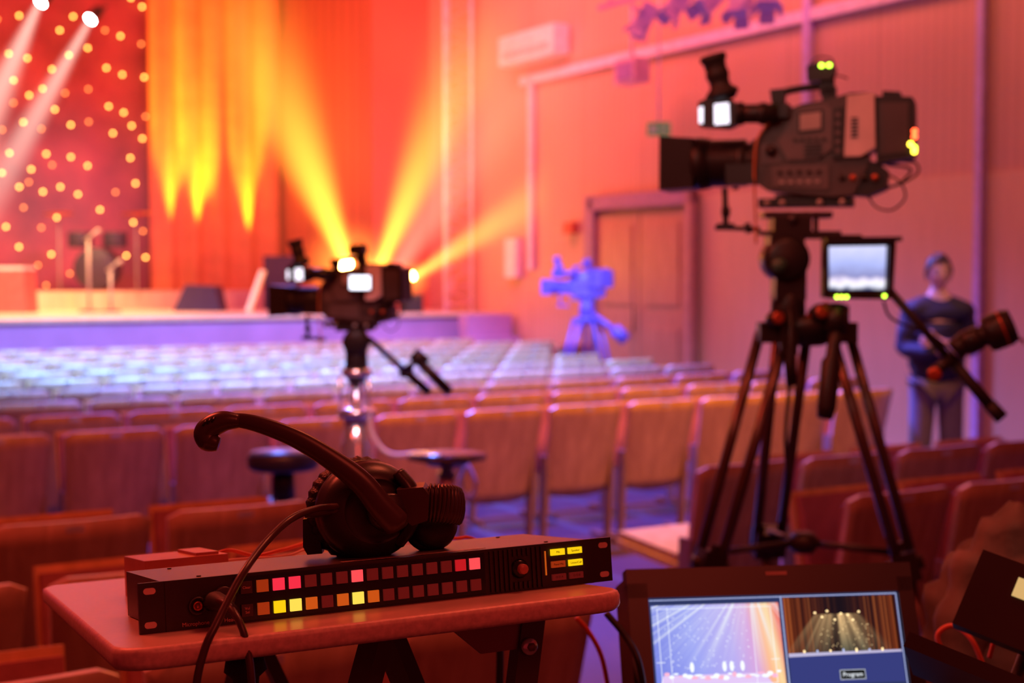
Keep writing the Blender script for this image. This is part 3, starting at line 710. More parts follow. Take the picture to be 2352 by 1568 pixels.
# ------------------------------------------------------------ camera two on pedestal
bcam(T(-0.735,6.5,1.395)@RZ(-18)@Matrix.Scale(0.90,4),'black broadcast camera with glowing white flip-out screen on a pedestal',side_screen=True,leds=False)
S2=6.5/3267
def h2(px,py,y=0.0): return Vector(((px-822)*S2,y,1.64+(630-py)*S2))
pd=empty('camera_pedestal',T((820-1176)*S2,6.5,0),'camera pedestal with chrome column and dark fluid head','pedestal')
b=MB(); b.box(h2(818,752),(0.17,0.12,0.03),M_black,bev=0.006); b.lathe([(0.045,-0.06),(0.06,-0.05),(0.06,0.05),(0.045,0.06)],M_black,Matrix.Translation(h2(820,785))@RX(90)); b.lathe([(0.035,-0.1),(0.055,-0.06),(0.05,0.06),(0.04,0.08)],M_black,Matrix.Translation(h2(820,830))); b.done('fluid_head',pd)
b=MB()
b.cyl(h2(820,860),h2(820,1060),0.020,M_chrome)
for dx in (-38,-14,14,30): b.cyl(h2(820+dx,865,(dx%3-1)*0.04),h2(820+dx,955,(dx%3-1)*0.04),0.007,M_chrome,10)
b.lathe([(0.03,0.0),(0.085,0.005),(0.09,0.03),(0.085,0.045),(0.03,0.05)],M_chrome,Matrix.Translation(h2(820,962)))
b.lathe([(0.06,0.0),(0.065,-0.1),(0.075,-0.12),(0.075,-0.30),(0.08,-0.32),(0.08,-0.8)],M_chrome,Matrix.Translation(h2(820,962)))
b.lathe([(0.05,0),(0.07,0.01),(0.07,0.03),(0.05,0.04)],M_chrome,Matrix.Translation(h2(820,865)))
b.done('column',pd)
b=MB()
for a in (90,210,330):
    d=Vector((math.cos(D(a)),math.sin(D(a)),0)); b.tube([d*0.05+Vector((0,0,0.25)),d*0.34+Vector((0,0,0.10))],0.025,M_chrome,10); b.lathe([(0.03,-0.02),(0.055,-0.018),(0.055,0.018),(0.03,0.02)],M_rubber,T(d.x*0.36,d.y*0.36,0.056)@RX(90))
b.done('wheeled_base',pd)
b=MB(); b.cyl(h2(850,775,-0.05),h2(990,893,-0.15),0.014,M_black); b.cyl(h2(925,838,-0.12),h2(992,895,-0.16),0.019,M_black); b.box(h2(940,850,-0.13),(0.06,0.04,0.05),M_black,bev=0.01); b.done('pan_bar',pd)
b=MB(); b.cyl(h2(935,845,-0.2),h2(975,815,-0.22),0.012,M_black); b.cyl(h2(960,812,-0.2),h2(1040,890,-0.26),0.022,M_black); b.cyl(h2(958,805,-0.2),h2(985,830,-0.2),0.032,M_black); b.done('zoom_control_grip',pd)
M_wcable=mat('pale_cable',(0.85,0.7,0.72),0.4)
b=MB(); b.tube(bez([h2(850,940,-0.05),h2(862,1000,-0.06),h2(905,1040,-0.08),h2(1000,1034,-0.1),h2(1070,1048,-0.2),h2(1098,1090,-0.32),h2(1085,1118,-0.32),h2(1062,1095,-0.32),h2(1075,1055,-0.25)]),0.010,M_wcable,8)
b.done('cable',pd)
def stool(x,y,h,r,m,label,thin=False):
    e=empty('stool',T(x,y,0),label,'stool')
    b=MB()
    if thin: b.lathe([(r*0.5,h-0.05),(r*0.6,h-0.03),(r,h-0.022),(r,h-0.004),(0,h)],m)
    else: b.lathe([(r*0.9,h-0.075),(r,h-0.06),(r,h-0.02),(r*0.92,h),(0,h+0.004)],m)
    b.done('seat',e)
    b=MB(); b.cyl((0,0,0.05),(0,0,h-0.05),0.028,M_chrome); b.lathe([(0.05,h-0.2),(0.045,h-0.08)],M_chrome if thin else M_black); b.done('column',e)
    b=MB(); b.lathe([(0.15,0),(0.15,0.02),(0.05,0.05),(0.03,0.09)],M_chrome); b.done('base',e)
stool(-0.97,6.0,0.89,0.15,mat('blue_black_vinyl',(0.03,0.03,0.10),0.35),'round dark blue padded stool with chrome column')
stool(-0.28,6.1,0.87,0.17,mat('dark_steel_top',(0.08,0.06,0.08),0.25,0.5),'thin round dark topped stool with chrome column',True)

# ------------------------------------------------------------ camera three, blue light painted into its colour and emission
M_bb=mat('body_painted_blue_light',(0.12,0.07,0.50),0.45,emit=(0.10,0.04,0.45),es=0.35); M_bb2=mat('panel_painted_blue_light',(0.18,0.12,0.6),0.45,emit=(0.15,0.06,0.5),es=0.4)
bcam(T(0.76,15.2,1.36)@RZ(-12)@Matrix.Scale(1.04,4),'broadcast camera tinted by painted-in blue light near the wall',body=M_bb,panel=M_bb2,blk=M_bb,plate=M_bb2,leds=False,loops=False)
t3=tripod((0.80,15.2,0),1.17,'camera tripod tinted by painted-in blue light near the wall',tube=M_bb,blk=M_bb,spread=0.42,sc=1.1,zc=0.6,dirs=(200,-30,80))
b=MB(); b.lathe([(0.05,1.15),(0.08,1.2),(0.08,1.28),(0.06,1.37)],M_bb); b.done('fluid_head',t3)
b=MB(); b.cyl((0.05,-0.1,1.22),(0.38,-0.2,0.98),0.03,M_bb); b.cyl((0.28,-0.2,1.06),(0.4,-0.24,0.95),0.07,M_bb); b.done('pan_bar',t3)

# ------------------------------------------------------------ person
M_skin=mat('skin',(0.80,0.50,0.42),0.5)
M_jack=mat('dark_blue_jacket',(0.022,0.020,0.060),0.7,bump=0.6,bscale=12)
M_trou=mat('grey_jeans',(0.20,0.18,0.22),0.7,bump=0.15,bscale=30)
M_hair=mat('dark_hair',(0.03,0.02,0.04),0.5)
def skin(name,V,E,R,m,root=0,sub=2):
    me=bpy.data.meshes.new(name); me.from_pydata(V,E,[]); o=bpy.data.objects.new(name,me); COL.objects.link(o)
    sk=o.modifiers.new('Skin','SKIN'); sk.use_smooth_shade=True
    lay=me.skin_vertices[0].data
    for i,r in enumerate(R):
        lay[i].radius=(r,r) if not isinstance(r,tuple) else r
        lay[i].use_root=(i==root)
    ss=o.modifiers.new('Sub','SUBSURF'); ss.levels=sub; ss.render_levels=sub
    dg=bpy.context.evaluated_depsgraph_get(); dg.update()
    m2=bpy.data.meshes.new_from_object(o.evaluated_get(dg)); bpy.data.objects.remove(o)
    m2.materials.clear(); m2.materials.append(m)
    for p in m2.polygons: p.use_smooth=True
    return m2
pe=empty('person',T(2.93,9.79,0)@RZ(-4),'standing person in dark blue jacket and grey jeans with folded arms','person')
V=[(0,0,0.96),(0,-0.01,1.15),(0,-0.01,1.32),(0,0,1.45),(0,0,1.53),(0,-0.01,1.62),
   (0.165,0,1.39),(0.215,0.0,1.13),(0.02,-0.19,1.17),(-0.05,-0.20,1.19),
   (-0.165,0,1.39),(-0.215,0.0,1.13),(-0.02,-0.23,1.12),(0.06,-0.24,1.13),
   (0.09,0,0.9),(0.10,-0.01,0.5),(0.10,0.02,0.09),(0.11,-0.12,0.04),
   (-0.09,0,0.9),(-0.11,-0.02,0.5),(-0.12,0.01,0.09),(-0.14,-0.12,0.04)]
E=[(0,1),(1,2),(2,3),(3,4),(4,5),(3,6),(6,7),(7,8),(8,9),(3,10),(10,11),(11,12),(12,13),(0,14),(14,15),(15,16),(16,17),(0,18),(18,19),(19,20),(20,21)]
R=[0.12,0.11,0.13,0.07,0.048,0.05,0.055,0.042,0.028,0.03,0.055,0.042,0.028,0.03,0.075,0.055,0.038,0.035,0.075,0.055,0.038,0.035]
bodym=skin('body',V,E,R,M_skin)
bm=bmesh.new(); bm.from_mesh(bodym)
seg,rg=28,20; hv=[]
for j in range(rg+1):
    ph=math.pi*j/rg
    for i in range(seg):
        th=2*math.pi*i/seg
        x=math.sin(ph)*math.cos(th); y=math.sin(ph)*math.sin(th); z=math.cos(ph)
        X=x*0.076; Y=y*0.096; Z=z*0.118
        if Z<-0.02: k=(-0.02-Z)/0.098; X*=1-0.35*k; Y=Y*(1-0.25*k)-0.012*k
        if Y<0:
            Y+=-0.022*math.exp(-((X/0.013)**2)-((Z+0.022)/0.022)**2)
            Y+=0.010*math.exp(-(((abs(X)-0.03)/0.014)**2)-((Z-0.008)/0.012)**2)
            Y+=-0.006*math.exp(-((X/0.022)**2)-((Z+0.062)/0.007)**2)
            Y+=-0.006*math.exp(-((X/0.025)**2)-((Z+0.1)/0.02)**2)
        X+= (0.012 if x>0 else -0.012)*math.exp(-((Y)/0.014)**2-((Z)/0.028)**2)
        hv.append(bm.verts.new((X,Y-0.015,Z+1.645)))
for j in range(rg):
    for i in range(seg):
        a=j*seg+i; c=j*seg+(i+1)%seg
        try: f=bm.faces.new([hv[a],hv[c],hv[c+seg],hv[a+seg]]); f.smooth=True
        except ValueError: pass
bmesh.ops.remove_doubles(bm,verts=bm.verts,dist=1e-5); bmesh.ops.recalc_face_normals(bm,faces=bm.faces); bm.to_mesh(bodym); bm.free()
o=bpy.data.objects.new('body',bodym); COL.objects.link(o); place(o,pe)
for s_,base in ((-1,Vector((-0.06,-0.205,1.19))),(1,Vector((0.07,-0.245,1.13)))):
    b=MB()
    b.ell(base,(0.042,0.018,0.04),M_skin)
    for i,Lf in enumerate((0.062,0.07,0.066,0.052)):
        p=base+Vector((s_*0.03,-0.004,0.03-i*0.02)); b.tube(bez([p,p+Vector((s_*Lf*0.5,-0.012,-0.002)),p+Vector((s_*Lf,0.006,-0.008))],4),0.0085,M_skin,8)
    p=base+Vector((0,-0.005,0.035)); b.tube([p,p+Vector((s_*0.02,-0.012,0.025)),p+Vector((s_*0.04,-0.012,0.035))],0.0095,M_skin,8)
    b.done('hand',pe)
def childmesh(name,me,parent): o=bpy.data.objects.new(name,me); COL.objects.link(o); place(o,parent); return o
JV=[(0,0,0.84),(0,0,1.05),(0,-0.01,1.2),(0,-0.01,1.32),(0,0,1.42),(0,0.02,1.515),(0.165,0,1.38),(0.235,0.0,1.12),(0.04,-0.18,1.165),(-0.165,0,1.38),(-0.235,0,1.12),(-0.04,-0.22,1.12)]
JE=[(0,1),(1,2),(2,3),(3,4),(4,5),(4,6),(6,7),(7,8),(4,9),(9,10),(10,11)]
JR=[(0.21,0.165),(0.205,0.16),(0.20,0.15),(0.185,0.145),(0.12,0.12),0.088,0.095,0.085,0.062,0.095,0.085,0.062]
jm=skin('jacket',JV,JE,JR,M_jack,sub=3)
for v_ in jm.vertices:   # soft folds in the cloth
    c=v_.co; nn=NZ.noise(Vector((c.x*9,c.y*9,c.z*14)))
    v_.co=c+Vector((c.x,c.y,0)).normalized()*nn*0.022 if (abs(c.x)+abs(c.y))>0.01 else c
childmesh('jacket',jm,pe)
TV=[(0,0,0.94),(0.09,0,0.86),(0.10,-0.015,0.5),(0.10,0.015,0.10),(-0.09,0,0.86),(-0.11,-0.02,0.5),(-0.12,0.01,0.10)]
childmesh('trousers',skin('trousers',TV,[(0,1),(1,2),(2,3),(0,4),(4,5),(5,6)],[(0.15,0.12),0.105,0.085,0.075,0.105,0.085,0.075],M_trou),pe)
b=MB()
for x in (0.105,-0.13): b.ell((x,-0.06,0.045),(0.052,0.145,0.045),M_black); b.box((x,-0.06,0.012),(0.095,0.27,0.024),M_rubber,bev=0.01)
b.done('shoes',pe)
b=MB(); vs=[];fs=[]; n1,n2=36,16
for j in range(n2+1):
    for i in range(n1):
        th=2*math.pi*i/n1; cy=math.sin(th)
        lim=0.66 if cy>-0.15 else (0.66-0.32*min(1,(-0.15-cy)/0.5))
        lim+=0.035*math.sin(th*7)+0.02*math.sin(th*13)
        p=math.pi*lim*j/n2
        r=1+0.10*NZ.noise(Vector((math.cos(th)*3,math.sin(th)*3,p*3)))
        vs.append((math.sin(p)*math.cos(th)*0.092*r,math.sin(p)*math.sin(th)*0.112*r-0.008,math.cos(p)*0.122*r+1.662))
for j in range(n2):
    for i in range(n1):
        a=j*n1+i;c_=j*n1+(i+1)%n1; fs.append((a,c_,c_+n1,a+n1))
b.add(vs,fs,M_hair,smooth=True); b.done('hair',pe)
b=MB()
for s_ in (-1,1): b.ell((0.03*s_,-0.098,1.653),(0.012,0.006,0.007),M_white,seg=10,rings=6); b.ell((0.03*s_,-0.103,1.653),(0.005,0.003,0.005),M_black,seg=8,rings=6); b.box((0.03*s_,-0.104,1.673),(0.03,0.006,0.006),M_hair,bev=0.002)
b.done('eyes',pe)

# ------------------------------------------------------------ folding table and intercom
O=Vector((-0.3266,1.232,1.325))
FR=Matrix.Translation(O)@RZ(27.4)@RX(-7)
M_tab=mat('table_laminate',(0.62,0.40,0.34),0.32,vscale=120,var=0.04)
M_tabe=mat('table_edge_band',(0.70,0.42,0.38),0.4,vscale=200,var=0.15)
te=empty('folding_table',T(-0.2,1.5,0)@RZ(27.4),'small pale laminate folding table on dark crossed legs','table')
rel=WM[te.name].inverted()@FR
x0,x1,y0,y1=-0.039,0.452,-0.092,0.58
b=MB(); poly=[]
rc=0.035
for (cx,cy,a0) in ((x1-rc,y1-rc,0),(x0+rc,y1-rc,90),(x0+rc,y0+rc,180),(x1-rc,y0+rc,270)):
    for i in range(9):
        a=D(a0+i*90/8); X=cx+rc*math.cos(a); Y=cy+rc*math.sin(a)
        X+=0.046*(Y-y0)/(y1-y0)*(x1-X)/(x1-x0); poly.append((X,Y))
n=len(poly); h=0.019
def ringz(z,ins): 
    cx,cy=(x0+x1)/2,(y0+y1)/2
    return [(cx+(p[0]-cx)*(1-ins/(x1-x0)*2),cy+(p[1]-cy)*(1-ins/(y1-y0)*2),z) for p in poly]
lv=[ringz(-h,0.004),ringz(-h+0.003,0.001),ringz(-h+0.006,0),ringz(-0.005,0),ringz(-0.0015,0.0012),ringz(0,0.004)]
vs=[v for r in lv for v in r]; fs=[]
for k in range(5):
    for i in range(n): j=(i+1)%n; fs.append((k*n+i,k*n+j,(k+1)*n+j,(k+1)*n+i))
b.add(vs,fs,M_tabe,smooth=True)
b.add([Vector(v) for v in lv[5]],[tuple(range(n))],M_tab); b.add([Vector(v) for v in lv[0]],[tuple(range(n-1,-1,-1))],M_tab)
b.done('tabletop',te,rel)
def loc(a,bb,c): return (rel@Vector((a,bb,c)))
def flatbar(mb,p,q_,w,t,m):
    p=Vector(p);q_=Vector(q_); d=(q_-p); L_=d.length; A=axisM((p+q_)/2,d); mb.box((0,0,0),(w,t,L_),m,bev=0.002,M=A)
M_legm=mat('table_leg_steel',(0.10,0.07,0.07),0.35,0.3)
for p_,q_ in ((loc(0.235,0.03,-0.03),(-0.42,-0.22,0.0)),(loc(0.255,0.06,-0.03),(0.62,0.10,0.0)),(loc(0.235,0.50,-0.03),(0.55,0.30,0.0)),(loc(0.255,0.47,-0.03),(-0.42,0.02,0.0))):
    b=MB(); flatbar(b,p_,q_,0.034,0.016,M_legm); b.done('leg',te)
M_brk=mat('bracket_steel',(0.30,0.17,0.15),0.4,0.5)
b=MB()
b.prism([(0.30,-0.022),(0.405,-0.020),(0.400,-0.055),(0.385,-0.062),(0.345,-0.062)],0.03,0.034,M_brk,bev=0.001)
b.box((0.396,0.036,-0.075),(0.026,0.02,0.12),M_legm,bev=0.003,rot=(0,12,0))
b.lathe([(0.009,0),(0.009,0.004),(0.0075,0.006),(0,0.006)],M_chrome,T(0.396,0.026,-0.060)@RX(90),seg=18)
b.lathe([(0.0045,0.0055),(0.0045,0.009),(0,0.009)],M_brk,T(0.396,0.026,-0.060)@RX(90),seg=6)
b.done('hinge_bracket',te,rel)
b=MB(); b.lathe([(0.012,0),(0.017,-0.004),(0.019,-0.014),(0.012,-0.02),(0.008,-0.05)],M_rubber,T(0.085,-0.03,-0.024)); b.done('clamp_knob',te,rel)

ue=empty('intercom_panel',FR,'black rack-mount intercom control panel with lit red and yellow keys','intercom')
M_ub=mat('intercom_metal',(0.035,0.022,0.024),0.42,0.2,bump=0.06,bscale=500,vscale=60)
M_ul=mat('intercom_lid',(0.09,0.055,0.055),0.36,0.2,bump=0.08,bscale=700)
W=0.4826;Hh=0.0445
b=MB(); b.box((W/2,0.075,Hh/2),(0.438,0.146,0.0425),M_ul,bev=0.0012)
for xx in (0.06,0.42): 
    for yy in (0.02,0.13): b.cyl((xx,yy,0.0425),(xx,yy,0.0445),0.0022,M_dgrey,10)
b.box((0.0215,0.06,0.030),(0.0012,0.003,0.003),M_lgrey); b.cyl((0.0218,0.05,0.02),(0.0205,0.05,0.02),0.002,M_lgrey,10)
b.done('chassis',ue)
b=MB()
b.box((W/2,-0.0025,Hh/2),(0.437,0.005,Hh),M_ub,bev=0.0008)
for xx in (0.0114,W-0.0114): b.box((xx,-0.002,Hh/2),(0.0228,0.004,Hh),M_ub,bev=0.0008)
b.box((0.2105,-0.0056,0.0218),(0.252,0.001,0.0395),M_blackg,bev=0.0004)
b.done('front_panel',ue)
M_slot=mat('slot_bright',(0.75,0.5,0.45),0.4)
for xx in (0.0095,W-0.0095):
    for zz in (0.0075,0.037):
        poly_=[(xx+0.0026+0.0028*math.cos(D(a)),zz+0.0028*math.sin(D(a))) for a in range(-90,91,22)]+[(xx-0.0026+0.0028*math.cos(D(a)),zz+0.0028*math.sin(D(a))) for a in range(90,271,22)]
        one(lambda b:b.prism(poly_,-0.0046,-0.0038,M_slot),'mounting_slot',ue)
KM={'d':mat('key_dim',(0.13,0.022,0.02),0.35,emit=(0.5,0.03,0.025),es=0.13),
    'r':mat('key_red_mid',(0.3,0.02,0.02),0.35,emit=(1.0,0.02,0.03),es=0.45),
    'R':emis('key_red_bright',(1.0,0.03,0.065),0.95),
    'P':emis('key_pink_hot',(1.0,0.08,0.09),1.0),
    'Y':emis('key_yellow_bright',(1.0,0.60,0.005),1.05),
    'W':emis('key_yellow_white',(1.0,0.68,0.08),1.1),
    'o':mat('key_orange',(0.4,0.08,0.02),0.35,emit=(1.0,0.18,0.015),es=0.45),
    'q':mat('key_orange_dim',(0.3,0.06,0.02),0.35,emit=(1.0,0.11,0.015),es=0.22),
    'k':mat('key_dark',(0.06,0.03,0.03),0.4)}
topk='kqRRdddPddddddrP' ; botk='kqYWodoWodddddddd'
for row,(s_,zz) in enumerate(((topk,0.0320),(botk,0.0115))):
    for i in range(16):
        b=MB(); x=0.0955+i*0.01530
        b.box((x,-0.0068,zz),(0.0106,0.0040,0.0108),KM[s_[i]],bev=0.0008)
        b.done('key_button',ue)
M_txt=mat('legend_print',(0.75,0.35,0.3),0.5)
M_txtd=mat('legend_dark',(0.12,0.03,0.02),0.5)
fm=lambda x,z,y=-0.0055: T(x,y,z)@RX(90)
text('Clear',0.0034,M_txt,'legend',ue,fm(0.0955,0.032,-0.0090)); text('Vol\nSel',0.0034,M_txt,'legend',ue,fm(0.0955,0.0115,-0.0090))
text('Microphone',0.0050,M_txt,'legend',ue,fm(0.049,0.0045)); text('Headset',0.0050,M_txt,'legend',ue,fm(0.083,0.0045))
b=MB(); A=T(0.051,-0.005,0.020)@RX(90)
b.lathe([(0.0050,0.0),(0.0082,0.0005),(0.0082,0.003),(0.0068,0.0035),(0.0062,0.001),(0.0,0.001)],M_dgrey,A,seg=24); b.lathe([(0.0030,0.001),(0.0042,0.0015),(0.0042,0.003),(0.003,0.0032),(0.0028,0.001)],M_redrim,A,seg=20)
b.done('microphone_jack',ue)
b=MB(); A=T(0.0745,-0.005,0.024)@RX(90)
b.lathe([(0.008,0.0),(0.011,0.0005),(0.011,0.003),(0.0095,0.0035)],M_dgrey,A,seg=24); b.done('headset_jack',ue)
b=MB()
for i in range(12):
    x=0.343+i*0.0052
    if 4.3<i<8.2: 
        b.box((x,-0.0062,0.0385),(0.0026,0.0022,0.007),M_ub,bev=0.0006); b.box((x,-0.0062,0.006),(0.0026,0.0022,0.007),M_ub,bev=0.0006)
    else: b.box((x,-0.0062,0.0222),(0.0026,0.0022,0.040),M_ub,bev=0.0006)
b.done('speaker_grille',ue)
b=MB(); b.lathe([(0.0095,0),(0.0095,0.002),(0.0082,0.003),(0.0080,0.006)],M_blackg,T(0.3745,-0.005,0.0225)@RX(90),seg=28)
b.lathe([(0.0052,0.0),(0.0050,0.011),(0.0044,0.0120),(0,0.0120)],mat('knob_red_cap',(0.50,0.16,0.14),0.35),T(0.3745,-0.005,0.0225)@RX(90),seg=28); b.done('volume_knob',ue)
b=MB(); b.box((0.4045,-0.0058,0.025),(0.0012,0.0012,0.024),KM['o']); b.done('level_light',ue)
rk=[('Mic','Speaker','Y','Y',0.0350),('Panel Mic','Listen/Call','q','Y',0.0228),('O O A','O O B','d','d',0.0100)]
for a_,b_,ka,kb,zz in rk:
    for t_,k_,xx in ((a_,ka,0.4185),(b_,kb,0.4385)):
        b=MB(); b.box((xx,-0.0062,zz),(0.0155,0.0030,0.0062),KM[k_],bev=0.0008); b.done('key_button',ue)
        text(t_,0.0030,M_txtd,'legend',ue,fm(xx,zz,-0.0079))
b=MB(); b.box((0.27,0.012,0.0445),(0.15,0.009,0.0004),mat('label_strip',(0.38,0.24,0.20),0.5,vscale=300,var=0.35)); b.done('label_strip',ue)

e=empty('equipment_box',FR@T(0.108,0.30,0),'small flat red-lit box on the table by the intercom','box')
M_rb=mat('red_box',(0.50,0.15,0.12),0.4)
b=MB(); b.box((0,0,0.022),(0.09,0.10,0.044),M_rb,bev=0.003); b.done('housing',e)
one(lambda b:b.box((0.025,0,0.0455),(0.025,0.08,0.003),M_rb,bev=0.001),'lid',e)
M_rw=mat('red_wire',(0.7,0.12,0.06),0.4)
def path(pts,rad,m,name,label,cat='cable',seg=10,n=10):
    P=bez(pts,n); c=P[0].copy(); b=MB(); b.tube([p-c for p in P],rad,m,seg); o=b.done(name,None,Matrix.Translation(c)); top(o,label,cat); return o
path([at(470,1285,1.6),at(520,1268,1.6),at(580,1280,1.62),at(640,1268,1.62),at(700,1250,1.65)],0.0022,M_rw,'cable','thin red cable lying by the intercom panel')
path([at(480,1295,1.56),at(560,1288,1.58),at(650,1282,1.58),at(700,1264,1.6)],0.0018,mat('pale_wire',(0.8,0.45,0.35),0.4),'cable','thin pale cable lying by the intercom panel')
path([at(1010,1240,1.68),at(1050,1240,1.70),at(1075,1238,1.70),at(1110,1250,1.73)],0.002,M_rw,'cable','thin red cable emerging beside the headset')

# ------------------------------------------------------------ headset
s=0.0004285
HS=T(-0.1483,1.40,1.3600)
he=empty('headset',HS,'black over-ear communication headset with boom microphone on the intercom','headset')
def hp(px,py,y=0.0): return Vector(((px-830)*s,y,(1285-py)*s))
M_hs=mat('headset_plastic',(0.028,0.018,0.019),0.34,bump=0.03,bscale=800)
M_hsg=mat('headset_arm_satin',(0.06,0.03,0.03),0.30)
M_pad=mat('headset_leather',(0.022,0.015,0.016),0.45,bump=0.3,bscale=200)
ax=Vector((0.40,-0.90,0.10)).normalized()
C=hp(848,1176,0.0)
A=axisM(C,ax)
b=MB()
b.lathe([(0.030,-0.024),(0.0475,-0.020),(0.0495,-0.012),(0.0495,-0.004),(0.0482,-0.001),(0.0485,0.001),(0.0460,0.010),(0.0395,0.018),(0.032,0.0225),(0.0305,0.0225),(0.0295,0.0215),(0.024,0.0235),(0.010,0.0255),(0,0.026)],M_hs,A@Matrix.Diagonal((1.08,1.0,1,1)),seg=48); hc=b.done('ear_cup',he)
b=MB()
vs=[];fs=[];NU,NV=128,14
for i in range(NU):
    a=2*math.pi*i/NU; rp=1+0.06*math.cos(a*32)
    for j in range(NV):
        c_=2*math.pi*j/NV
        r=0.038+0.0145*rp*math.cos(c_); z=-0.035+0.0145*rp*math.sin(c_)
        vs.append((r*1.06*math.cos(a),r*1.0*math.sin(a),z))
for i in range(NU):
    for j in range(NV):
        i2=(i+1)%NU;j2=(j+1)%NV; fs.append((i*NV+j,i2*NV+j,i2*NV+j2,i*NV+j2))
b.add(vs,fs,M_pad,A,smooth=True); b.done('ear_cushion',he)
b=MB()
pts=bez([hp(925,1200,-0.040),hp(885,1155,-0.043),hp(840,1098,-0.044),hp(780,1050,-0.045),hp(700,1000,-0.046),hp(620,968,-0.047),hp(560,956,-0.047),hp(520,965,-0.047)],6)
N=len(pts); rad=[0.0140+( -0.0075)*min(1,(i/N)*1.15) for i in range(N)]
rad[0]=0.008
b.tube(pts,rad,M_hsg,16,flat=(0.55,1.0))
b.done('microphone_boom',he)
b=MB(); A2=axisM(hp(900,1170,-0.030),ax)
cp=bez([hp(570,958,-0.047),hp(535,958,-0.047),hp(505,970,-0.047),hp(492,985,-0.047),hp(500,1002,-0.047),hp(522,1010,-0.047)],5)
b.tube(cp,[0.0066+0.0050*math.sin(min(1.0,i/9)*math.pi/2)-max(0,i-20)*0.0009 for i in range(len(cp))],M_hsg,18,flat=(0.9,0.95))
b.done('microphone_capsule',he)
for i in range(3): one(lambda b:b.tube([hp(492+i*10,966-i*4,-0.0572),hp(501+i*9,953-i*3,-0.0560)],0.0010,M_blackg,6),'microphone_slot',he)
b=MB(); b.lathe([(0.022,-0.004),(0.0225,0.003),(0.020,0.006),(0.0,0.007)],M_hs,A2,seg=32,sy=0.85)
b.done('boom_pivot',he)
b=MB()
b.prism([((px-830)*s,(1285-py)*s) for px,py in [(915,1118),(975,1112),(988,1130),(985,1188),(950,1200),(925,1180)]],-0.030,0.006,M_hsg,bev=0.004)
b.tube(bez([hp(915,1085,-0.01),hp(945,1120,-0.015),hp(955,1160,-0.018),hp(945,1205,-0.012),hp(915,1250,-0.005)]),0.0062,M_hs,10,flat=(1.5,1))
b.done('yoke',he)
b=MB()
band=bez([hp(980,1155,-0.012),hp(1012,1158,-0.006),hp(1040,1168,0.012),hp(1050,1180,0.035),hp(1035,1192,0.058),hp(1000,1200,0.070)],8)
b.tube(band,[0.0165]*len(band),M_hs,12,flat=(0.26,1.0),up=(0,0,1))
for i in range(2,26,2):
    p=band[i]; d=(band[i+1]-band[i-1]).normalized(); b.tube([p-d*0.0010,p+d*0.0010],0.0195,M_hsg,14,flat=(0.36,1.0),up=(0,0,1))
b.done('headband',he)
C2=hp(985,1222,0.040); A3=axisM(C2,(0.5,-0.8,0.5))
b=MB()
b.lathe([(0.0,-0.008),(0.024,-0.006),(0.028,0.0),(0.026,0.007),(0.018,0.012),(0,0.014)],M_hs,A3,seg=32); b.done('ear_cup',he)
b=MB(); b.lathe([(0.014,-0.018),(0.024,-0.018),(0.028,-0.012),(0.026,-0.006),(0.016,-0.006)],M_pad,A3,seg=32); b.done('ear_cushion',he)
b=MB()
b.prism([((px-830)*s,(1285-py)*s) for px,py in [(690,1200),(720,1195),(735,1280),(700,1283),(690,1265)]],0.006,0.022,M_hs,bev=0.003); b.done('cushion_rest',he)
b=MB(); b.lathe([(0.0040,-0.006),(0.0045,0.0),(0.0040,0.020),(0.003,0.028)],M_hsg,axisM(hp(772,1165,-0.03),(-1,-0.1,-0.15)),seg=16); b.done('cable_strain_relief',he)
M_cab=mat('headset_cable',(0.065,0.025,0.025),0.35)
cab=[at(770,1166,1.36),at(720,1172,1.33),at(665,1195,1.29),at(610,1245,1.26),at(560,1310,1.215),at(525,1370,1.195),at(490,1440,1.175),at(462,1500,1.165),at(440,1600,1.16),at(432,1800,1.17)]
P=bez(cab,10); b=MB(); inv_h=WM[he.name].inverted(); b.tube([inv_h@p for p in P],0.0034,M_cab,12); b.done('cable',he)
P=bez([at(478,1388,1.245),at(495,1386,1.225),at(520,1400,1.205),at(545,1440,1.19),at(562,1500,1.185),at(572,1600,1.18),at(575,1800,1.19)],10)
b=MB(); b.tube([inv_h@p for p in P],0.0032,M_cab,12); b.done('cable',he)
P=[at(478,1388,1.262),at(490,1386,1.240),at(508,1392,1.222),at(530,1408,1.202)]
b=MB(); b.tube([inv_h@p for p in P],[0.0085,0.0085,0.0065,0.0042],M_rubber,16); b.done('plug',he)

# ------------------------------------------------------------ production monitor
MO=at(1440,1312,1.93)
MF=Matrix.Translation(MO)@RZ(7)@RX(-22)
M_bez=mat('monitor_bezel',(0.022,0.014,0.016),0.35)
me_=empty('production_monitor',MF,'black tabletop production monitor showing two stage views','monitor')
WW=0.405
b=MB()
b.box((WW/2,0.014,-0.020),(WW,0.028,0.040),M_bez,bev=0.004)
b.box((0.014,0.014,-0.14),(0.028,0.028,0.24),M_bez,bev=0.004); b.box((WW-0.011,0.014,-0.14),(0.022,0.028,0.24),M_bez,bev=0.004)
b.box((WW/2,0.014,-0.275),(WW,0.028,0.034),M_bez,bev=0.004)
b.box((WW/2-0.004,0.055,-0.145),(WW-0.01,0.07,0.27),M_bez,bev=0.006)
b.done('monitor_bezel',me_)
one(lambda b:b.box((WW/2+0.008,-0.0004,-0.011),(0.030,0.001,0.005),mat('badge',(0.45,0.2,0.17),0.4),bev=0.0002),'maker_badge',me_)
X0,X1=0.028,WW-0.022; ZT=-0.040; ZB=-0.258
b=MB(); b.box(((X0+X1)/2,0.009,(ZT+ZB)/2),(X1-X0,0.004,ZT-ZB),emis('screen_backlight',(0.06,0.08,0.25),0.5)); b.done('screen',me_)
